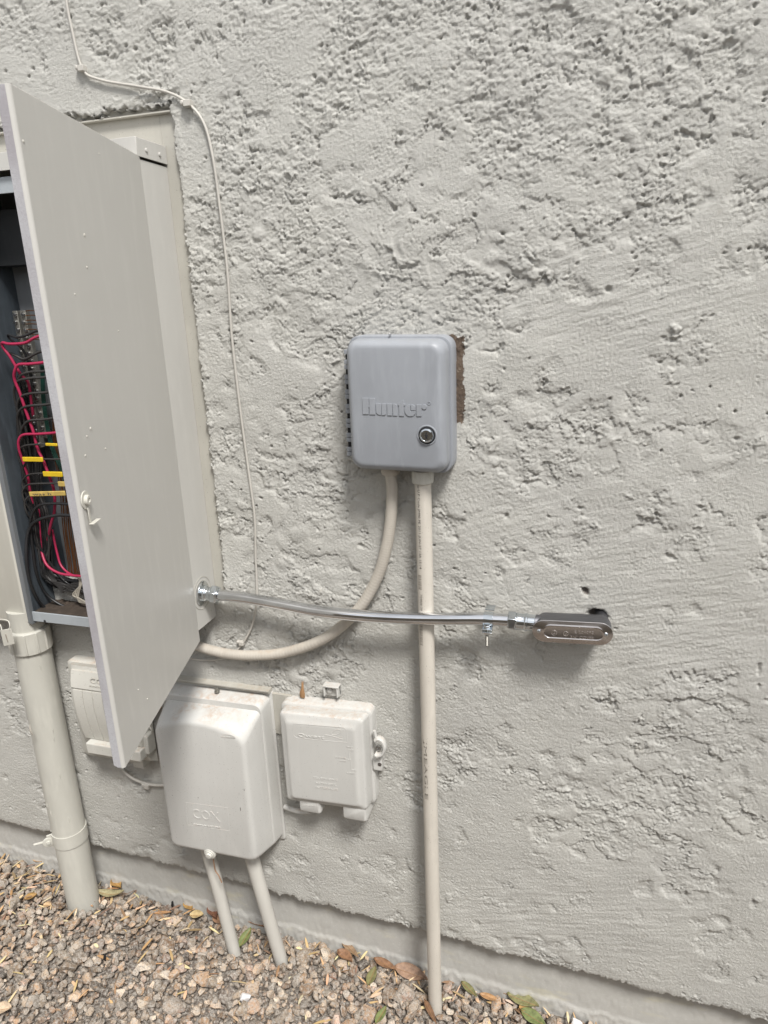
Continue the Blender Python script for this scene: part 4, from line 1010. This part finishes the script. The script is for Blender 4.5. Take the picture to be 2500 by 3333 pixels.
for px, py, a, b in ((480+957/3.16, 2150+1528/3.16, .0006, .0042), (480+995/3.16, 2150+1330/3.16, .0005, .0025), (480+522/3.16, 2150+1410/3.16, .0006, .0012), (480+257/3.16, 2150+1385/3.16, .0006, .0007)):
    p = at(px, py, Y=YC); mb = MB(); mb.obox((p[0]-a, YC-.0003, p[2]-b), (2*a, 0, 0), (0, .0004, 0), (0, 0, 2*b)); mb.build('dark_mark', 'ink', hood2, 0)
mb = MB(); mb.box(-.664, -.600, -.0045, .002, .585, .6865); mb.build('backing_plate', 'flange', bx, bevel=.0006)
for (xa, ya, za, xb, yb, zb_, r_, lab) in ((-.838, -.050, .305, -.786, -.056, -.06, .0158, 'left grey painted conduit leaning from the large utility box into the gravel'),
                                          (-.720, -.050, .305, -.660, -.046, -.08, .0168, 'right grey painted conduit leaning from the large utility box into the gravel')):
    t_ = thing('conduit_pipe', lab, 'conduit', (xb, yb, -.03), 'painted conduits under the large utility box')
    mb = MB(); P_ = catmull([(xa, ya, za), ((xa*2+xb)/3, ya, (za*2+zb_)/3), (xb, yb, zb_)], 10); mb.sweep(P_, list(np.linspace(r_, r_*.93, len(P_))), 30); mb.build('pipe', 'pipe_grey', t_, 60)
t_ = thing('jumper_tube', 'short pale tube linking the large utility box and the telephone interface box', 'tube', tuple(at(975, 2632, Y=-.01)))
mb = MB(); mb.sweep(catmull([at(925, 2624, Y=-.012), at(950, 2634, Y=-.012), at(985, 2642, Y=-.014), at(1010, 2640, Y=-.018)], 6), .0062, 14); mb.build('tube', 'enclosure', t_)

# ------------------------------------------------------------------ telephone interface box
qb = thing('telephone_box', 'square pale telephone network interface box with side latch and two lugs below', 'telephone box', (-.51, 0, .45))
tq = .045
mb = MB(); mb.rings([rr(-.617, -.4095, .452, .6885, .014, y_, tilt=tq) for y_ in (.002, -.022)]+[rr(-.6155, -.411, .4535, .687, .013, -.025, tilt=tq), rr(-.611, -.4145, .4575, .6835, .012, -.0265, tilt=tq)])
mb.build('base_housing', 'enclosure', qb, 50)
mb = MB(); S_ = [(-.027, -.6095, -.4155, .459, .682, .010), (-.052, -.606, -.418, .4620, .6855, .009), (-.0585, -.604, -.4195, .4635, .6850, .008), (-.0605, -.6005, -.4225, .467, .6825, .007),
                 (-.0612, -.5950, -.4275, .4715, .6770, .007), (-.0655, -.5900, -.4330, .4750, .6690, .008), (-.0668, -.5870, -.4365, .4785, .6655, .008), (-.0670, -.5830, -.4400, .4820, .6610, .006)]
mb.rings([rr(a, b, c, d, r_, y_, tilt=tq) for y_, a, b, c, d, r_ in S_]); lid2 = mb.build('lid', 'enclosure', qb, 50)
YQ = -.0670
qp = lambda x, y: tuple(at(880+x/3.6875, 2150+y/3.6875, Y=YQ)[[0, 2]])
mb = MB(); outline([qp(285, 755), qp(880, 805), qp(912, 830), qp(928, 985), qp(320, 930), qp(280, 900)], YQ, mb, .0005); mb.build('logo_frame', 'enclosure', lid2, 0)
mb = MB(); text_on('Qwest', qp(330, 910), qp(652, 945), YQ, mb, .0085, .0010)
c = np.array(qp(790, 862))
el = [(c[0]+.0105*math.cos(a)*1+.003*math.sin(a), c[1]+.0066*math.sin(a)+.003*math.cos(a)) for a in np.linspace(0, 2*math.pi, 28)[:-1]]
outline(el, YQ, mb, .0006); outline([qp(655, 890), qp(740, 905), qp(830, 935), qp(870, 945)], YQ, mb, .0006, False); outline([qp(720, 900), qp(800, 925), qp(862, 915)], YQ, mb, .0005, False)
mb.build('embossed_logo', 'enclosure', lid2, 0)
for tx, A_, B_, h_ in (('TELEPHONE', (517, 1418), (810, 1448), .0046), ('NETWORK', (548, 1480), (795, 1505), .0046), ('INTERFACE', (547, 1530), (815, 1562), .0046),
                       ('SNAP', (918, 1040), (988, 1050), .0028), ('SCREW', (922, 1355), (1022, 1366), .0030), ('CUSTOMER', (778, 1165), (912, 1180), .0026), ('ACCESS', (828, 1208), (912, 1216), .0026)):
    mb = MB(); text_on(tx, qp(*A_), qp(*B_), YQ, mb, h_*1.1, .0007); mb.build('embossed_lettering', 'enclosure', lid2, 0)
mb = MB(); outline([qp(985, 1075), qp(938, 1075), qp(950, 1175), qp(965, 1200), qp(975, 1310), qp(1020, 1318)], YQ, mb, .0006, False); outline([qp(970, 1055), qp(992, 1075), qp(975, 1090)], YQ, mb, .0006, False); outline([qp(1005, 1300), qp(1025, 1318), qp(1008, 1332)], YQ, mb, .0006, False); outline([qp(925, 1185), qp(965, 1192)], YQ, mb, .0006, False)
mb.build('embossed_arrow', 'enclosure', lid2, 0)
for x0_, x1_, z0_, z1_, tx in ((-.577, -.527, .4335, .470, 'CORNING'), (-.4755, -.4215, .4345, .474, None)):
    mb = MB(); mb.rings([rr(x0_, x1_, z0_, z1_, .005, y_) for y_ in (-.004, -.054)]+[rr(x0_+.0015, x1_-.0015, z0_+.0015, z1_-.001, .005, -.0575), rr(x0_+.004, x1_-.004, z0_+.004, z1_-.003, .004, -.0590)])
    lg = mb.build('cable_lug', 'enclosure', qb, 50)
    if tx:
        mb = MB(); a = at(880+380/3.6875, 2150+1742/3.6875, Y=-.059); b = at(880+545/3.6875, 2150+1752/3.6875, Y=-.059); text_on(tx, (a[0], a[2]), (b[0], b[2]), -.059, mb, .0036, .0006)
        a = at(880+375/3.6875, 2150+1702/3.6875, Y=-.059); b = at(880+460/3.6875, 2150+1708/3.6875, Y=-.059); text_on('MFG BY', (a[0], a[2]), (b[0], b[2]), -.059, mb, .0026, .0006); mb.build('embossed_lettering', 'enclosure', lg, 0)
q4 = lambda x, y, Y=-.035: at(880+x/3.6875, 2150+y/3.6875, Y=Y)
mb = MB(); a = q4(1248, 840); b = q4(1275, 955); mb.sweep([a, b], .0035, 8, True); 
arcp = [q4(1262, 950), q4(1300, 930), q4(1350, 960), q4(1375, 1040), q4(1350, 1110), q4(1290, 1130), q4(1258, 1110)]
mb.sweep(catmull(arcp, 6), .0042, 10, True, 2.0); 
la = mb.build('latch', 'enclosure', qb, 50)
mb = MB(); c = q4(1300, 1050, -.030); mb.lathe(c, (0, -1, 0), [(-.004, .006), (.003, .006), (.003, .0025), (.001, .002), (.001, 0)], 16); mb.build('latch_screw', 'screw', la)
mb = MB(); c = q4(1300, 1225, -.02); mb.box(c[0]-.011, c[0]+.010, -.030, -.006, c[2]-.014, c[2]+.016); l2 = mb.build('latch_plate', 'enclosure', qb, bevel=.003)
for (px, py, m_) in ((1302, 1185, 'enclosure'), (1312, 1247, 'ink')):
    mb = MB(); c = q4(px, py, -.030); mb.lathe(c, (0, -1, 0), [(-.002, .0042), (.0007, .0042), (.001, .003), (.001, 0)], 14); mb.build('plate_screw', m_, l2)
mb = MB(); a = q4(625, 300, -.016); b = q4(800, 270, -.016); c = q4(640, 400, -.016)
mb.box(a[0], b[0]+.002, -.0175, .002, a[2]-.003, a[2]); mb.box(a[0]+.001, a[0]+.004, -.016, .002, c[2]-.006, a[2]-.003); mb.box(b[0]-.003, b[0], -.016, .002, c[2]-.006, a[2]-.003); mb.box(a[0]+.001, b[0], -.004, .002, c[2]-.01, a[2]-.003)
hgr = mb.build('hanger', 'enclosure', qb, bevel=.0008)
mb = MB(); c = q4(712, 355, -.005); mb.lathe(c, (0, -1, 0), [(0, .007), (.003, .0065), (.005, .003), (.005, 0)], 18); mb.build('hanger_screw', 'enclosure', hgr)
# dry seed pod caught above the telephone box
pod = thing('dry_leaf', 'brown dry leaf standing upright behind the top of the telephone box', 'leaf', tuple(q4(385, 410, -.01)))
mb = MB(); mb.sweep([q4(385, 440, -.010), q4(383, 390, -.012), q4(385, 330, -.011), q4(380, 250, -.006)], [.006, .0062, .0028, .0008], 8, True, .35); mb.sweep([q4(392, 340, -.010), q4(396, 245, -.005)], [.0015, .0005], 6); mb.build('blade', 'wood', pod)

# ------------------------------------------------------------------ smaller utility box behind the door
sb = thing('utility_box', 'smaller cream cable utility box with vertical grooves, half hidden behind the open door', 'utility box', (-1.08, 0, .46))
mb = MB(); mb.rings([rr(-1.172, -.992, .452, .718, .016, .002), rr(-1.172, -.992, .452, .718, .016, -.020), rr(-1.168, -.996, .456, .715, .016, -.024)])
mb.build('back_housing', 'enclosure2', sb, 50)
def bulge(z): return -.066+.034*((z-.64)/.17)**2 if z < .64 else -.066+.02*((z-.64)/.09)**2
mb = MB(); R_ = []
for z in np.linspace(.478, .722, 16):
    yb_ = bulge(z); xl, xr_ = -1.136, -.965; R_.append([(xl-.028, -.015, z-.012), (xl-.012, yb_*.6, z-.006), (xl, yb_+.003, z), (xl+.003, yb_, z), (xr_-.003, yb_, z), (xr_, yb_+.003, z), (xr_+.004, -.015, z-.012)])
mb.rings(R_, False, False, False); n7 = 7
mb.f.append(tuple(range(7))[::-1]); mb.f.append(tuple(len(mb.v)-7+i for i in range(7)))
cvr = mb.build('cover', 'enclosure2', sb, 50)
for i in range(6):
    xa = -1.126+i*.027; mb = MB(); R_ = []
    for z in np.linspace(.530, .668, 10): R_.append([(xa, bulge(z)+.001, z), (xa, bulge(z)-.0022, z), (xa+.0245, bulge(z)-.0022, z), (xa+.0245, bulge(z)+.001, z)])
    mb.rings(R_); mb.build('slat', 'enclosure2', cvr, 40, bevel=.0005)
mb = MB(); mb.rings([[(-1.130, bulge(z)+.001, z), (-1.130, bulge(z)-.0032, z), (-.972, bulge(z)-.0032, z), (-.972, bulge(z)+.001, z)] for z in (.6725, .69, .7135)]); hd = mb.build('header', 'enclosure2', cvr, 40, bevel=.0008)
mb = MB(); a = at(915/3.16, 1900+1030/3.16, Y=-.068); b = at(1110/3.16, 1900+1062/3.16, Y=-.068); text_on('COX', (a[0], a[2]), (b[0], b[2]), bulge(.69)-.0032, mb, .014, .0009)
a = at(910/3.16, 1900+1062/3.16, Y=-.068); b = at(1150/3.16, 1900+1100/3.16, Y=-.068); text_on('COMMUNICATIONS', (a[0], a[2]), (b[0], b[2]), bulge(.68)-.0032, mb, .0035, .0008); mb.build('embossed_lettering', 'enclosure2', hd, 0)
mb = MB(); a = at(865/3.16, 1900+1575/3.16, Y=-.07); mb.box(a[0], -.965, -.070, -.02, .499, .528); mb.build('tray', 'enclosure2', sb, bevel=.003)
mb = MB(); mb.box(-1.02, -.990, -.034, .002, .45, .56); mb.obox(at(830/1.843, 1900+1010/1.843, Y=-.05), (.03, 0, -.004), (0, .03, 0), (0, 0, .05)); mb.build('side_bracket', 'enclosure2', sb, bevel=.003)
rgc = at(887/1.843, 1900+870/1.843, Y=-.03)
mb = MB(); mb.sweep([(rgc[0]+.010*math.cos(a), rgc[1]-.004*math.sin(a), rgc[2]+.012*math.sin(a)) for a in np.linspace(-2.2, 2.2, 20)], .003, 8); mb.build('ring', 'enclosure2', sb)
wb = thing('wood_strip', 'dark wooden strip end showing between the open door and the large utility box', 'wood strip', tuple(at(510, 2315, Y=-.01)))
mb = MB(); p = at(505, 2325, Y=-.012); mb.obox((p[0]-.03, -.022, p[2]-.015), (.045, 0, .03), (0, .02, 0), (-.004, 0, .008)); mb.build('strip', 'wood', wb, bevel=.0008)

# ------------------------------------------------------------------ fallen leaves
def leaf(px, py, L, W_, ang, col, label, curl=.25, tiltx=0, tilty=0, up=.016, hook=0):
    c = ground_at(px, py, up); nm = 'leaf_%s' % len(bpy.data.materials)
    k = N('dry_leaf_skin'); cc = k.mix(k.ramp(k.noise(90, 5, .65), .42, .66), col, tuple(x*.6 for x in col[:3])+(1,))
    k.l(cc, k.b.inputs['Base Color']); k.b.inputs['Roughness'].default_value = .55; k.l(k.bump(k.noise(250, 3), .4, .001), k.b.inputs['Normal'])
    t_ = thing('fallen_leaf', label, 'leaf', tuple(c), 'fallen leaves along the wall base')
    ca, sa = math.cos(ang), math.sin(ang); R_ = []
    n = 12
    for i in range(n+1):
        s_ = i/n; x = (s_-.5)*L; wd = W_*max(.03, math.sin(math.pi*s_**.85)**.8)*.5
        row = []
        for j in (-1, -.5, 0, .5, 1):
            y = j*wd; z = curl*W_*(j*j)*.9+hook*L*(s_-.5)**2*2+tiltx*x+tilty*y
            row.append((c[0]+x*ca-y*sa, c[1]+x*sa+y*ca, c[2]+z))
        R_.append(row)
    v = [p for r_ in R_ for p in r_]; f = [(i*5+j, i*5+j+1, i*5+5+j+1, i*5+5+j) for i in range(n) for j in range(4)]
    mb = MB(); mb.add(v, f); mb.build('blade', k.m, t_, 80, solid=.0005)
    mb = MB(); mid = [R_[i][2] for i in range(n+1)]; mid = [np.array(m_)+np.array([0, 0, .0006]) for m_ in mid]; ex = mid[0]-(mid[1]-mid[0])*1.4
    mb.sweep([ex]+mid, .0006, 5); mb.build('vein', 'wood', t_)
BR, TN, OL, GR, OC = (.26, .14, .075, 1), (.44, .30, .17, 1), (.20, .19, .08, 1), (.17, .20, .07, 1), (.40, .24, .08, 1)
g8 = lambda x, y: (900+x/1.659, 2600+y/1.659)
g7 = lambda x, y: (x/1.843, 2600+y/1.843)
leaf(*g8(725, 945), .085, .030, -.12, (.33, .21, .14, 1), 'broad brown leaf against the plinth just left of the upright cream conduit', up=.022, tilty=.5)
leaf(*g8(585, 895), .062, .022, -.25, BR, 'dark brown curled leaf under the plinth ledge, left of the broad brown one', up=.02)
leaf(*g8(515, 960), .050, .022, 1.5, OL, 'olive leaf pointing towards the camera near the plinth, left of the cream conduit', up=.02)
leaf(*g8(370, 860), .045, .025, -.3, BR, 'brown folded leaf beside the right painted conduit foot', curl=.6, up=.02)
leaf(*g8(395, 810), .070, .018, -.55, (.30, .20, .12, 1), 'long tan leaf tucked along the plinth right of the painted conduits', up=.022)
leaf(*g8(1040, 1030), .050, .018, -.6, OL, 'narrow olive leaf against the plinth just right of the cream conduit', up=.02)
leaf(*g8(1150, 1075), .048, .016, -.1, (.42, .24, .11, 1), 'orange brown leaf by the plinth between two olive leaves', up=.02)
leaf(*g8(1330, 1090), .075, .026, -.15, OL, 'long dark olive leaf at the plinth near the right end of the gravel', up=.024, tilty=.4)
leaf(*g8(1385, 1185), .060, .026, -.35, GR, 'light green leaf at the bottom edge near the right end of the gravel', up=.02, tilty=.4)
leaf(*g8(1335, 1130), .022, .018, .4, OC, 'small ochre leaf between the two green leaves at right', up=.02)
leaf(*g8(565, 1170), .045, .018, 1.3, GR, 'green leaf on the gravel at the bottom edge left of the cream conduit', up=.022)
leaf(*g8(830, 1150), .060, .014, -.9, (.20, .11, .06, 1), 'dark brown sliver of leaf beside the foot of the cream conduit', up=.022)
leaf(*g7(665, 575), .075, .024, .25, (.34, .30, .17, 1), 'pale olive leaf right of the thick riser foot', up=.024, hook=.3)
leaf(*g7(700, 520), .040, .026, -.3, OC, 'ochre cupped leaf by the plinth right of the thick riser', curl=.5, up=.02)
leaf(*g7(225, 368), .038, .018, -.2, (.50, .30, .14, 1), 'orange leaf against the wall base left of the thick riser', up=.02)
leaf(*g7(185, 590), .030, .022, .8, OC, 'ochre leaf on the gravel left of the thick riser', up=.018)
leaf(*g7(285, 640), .022, .018, .2, (.52, .36, .20, 1), 'small tan leaf left of the thick riser foot', up=.018)
leaf(*g7(1180, 700), .036, .026, .3, (.50, .38, .19, 1), 'yellow tan leaf left of the left painted conduit', up=.022)
leaf(*g7(1130, 645), .040, .022, -.5, OC, 'ochre leaf near the plinth left of the left painted conduit', up=.022)
leaf(*g7(1280, 690), .045, .030, -.7, (.22, .10, .06, 1), 'reddish brown leaf touching the left painted conduit', curl=.5, up=.024)
leaf(*g7(1310, 730), .040, .024, -.4, (.44, .26, .16, 1), 'peach brown leaf just behind the left painted conduit', up=.018)
leaf(*g7(1472, 835), .050, .024, 1.4, GR, 'green leaf standing between the two painted conduit feet', up=.026, tiltx=.2)
leaf(*g7(975, 685), .045, .010, .35, (.40, .22, .10, 1), 'thin curled rust leaf in the middle of the gravel edge', up=.022)
leaf(*g7(15, 1265), .040, .030, .4, (.60, .46, .32, 1), 'pale tan leaf at the bottom left corner of the gravel', up=.02)
leaf(*g7(1520, 740), .07, .014, -.2, BR, 'dark brown strip of leaf behind the right painted conduit', up=.02)

for (px, py, lab) in ((560, 2947, 'glossy black plastic bit lying on the gravel below the large utility box'), (340, 3120, 'small black plastic bit on the gravel in front of the thick riser')):
    c = ground_at(px, py, .022); t_ = thing('plastic_bit', lab, 'plastic bit', tuple(c)); mb = MB()
    mb.sweep([c+np.array([0, .002, -.008]), c+np.array([.001, 0, 0]), c+np.array([0, .004, .010])], [.002, .0038, .0025], 8); mb.build('piece', 'black', t_, 60)
for (px, py, r_, lab) in ((800, 3245, .013, 'bright white stone on the gravel near the bottom'), (1874, 3328, .012, 'white stone at the gravel end by the plinth')):
    c = ground_at(px, py, .016); shp, f0 = rock_shapes(2, 1, 900+px); t_ = thing('white_stone', lab, 'stone', tuple(c)); mb = MB(); mb.add(shp[0]*r_+c, [tuple(q_) for q_ in f0])
    mb.build('stone', paint('white_stone', (.75, .74, .74, 1), .7, .05), t_, 25)
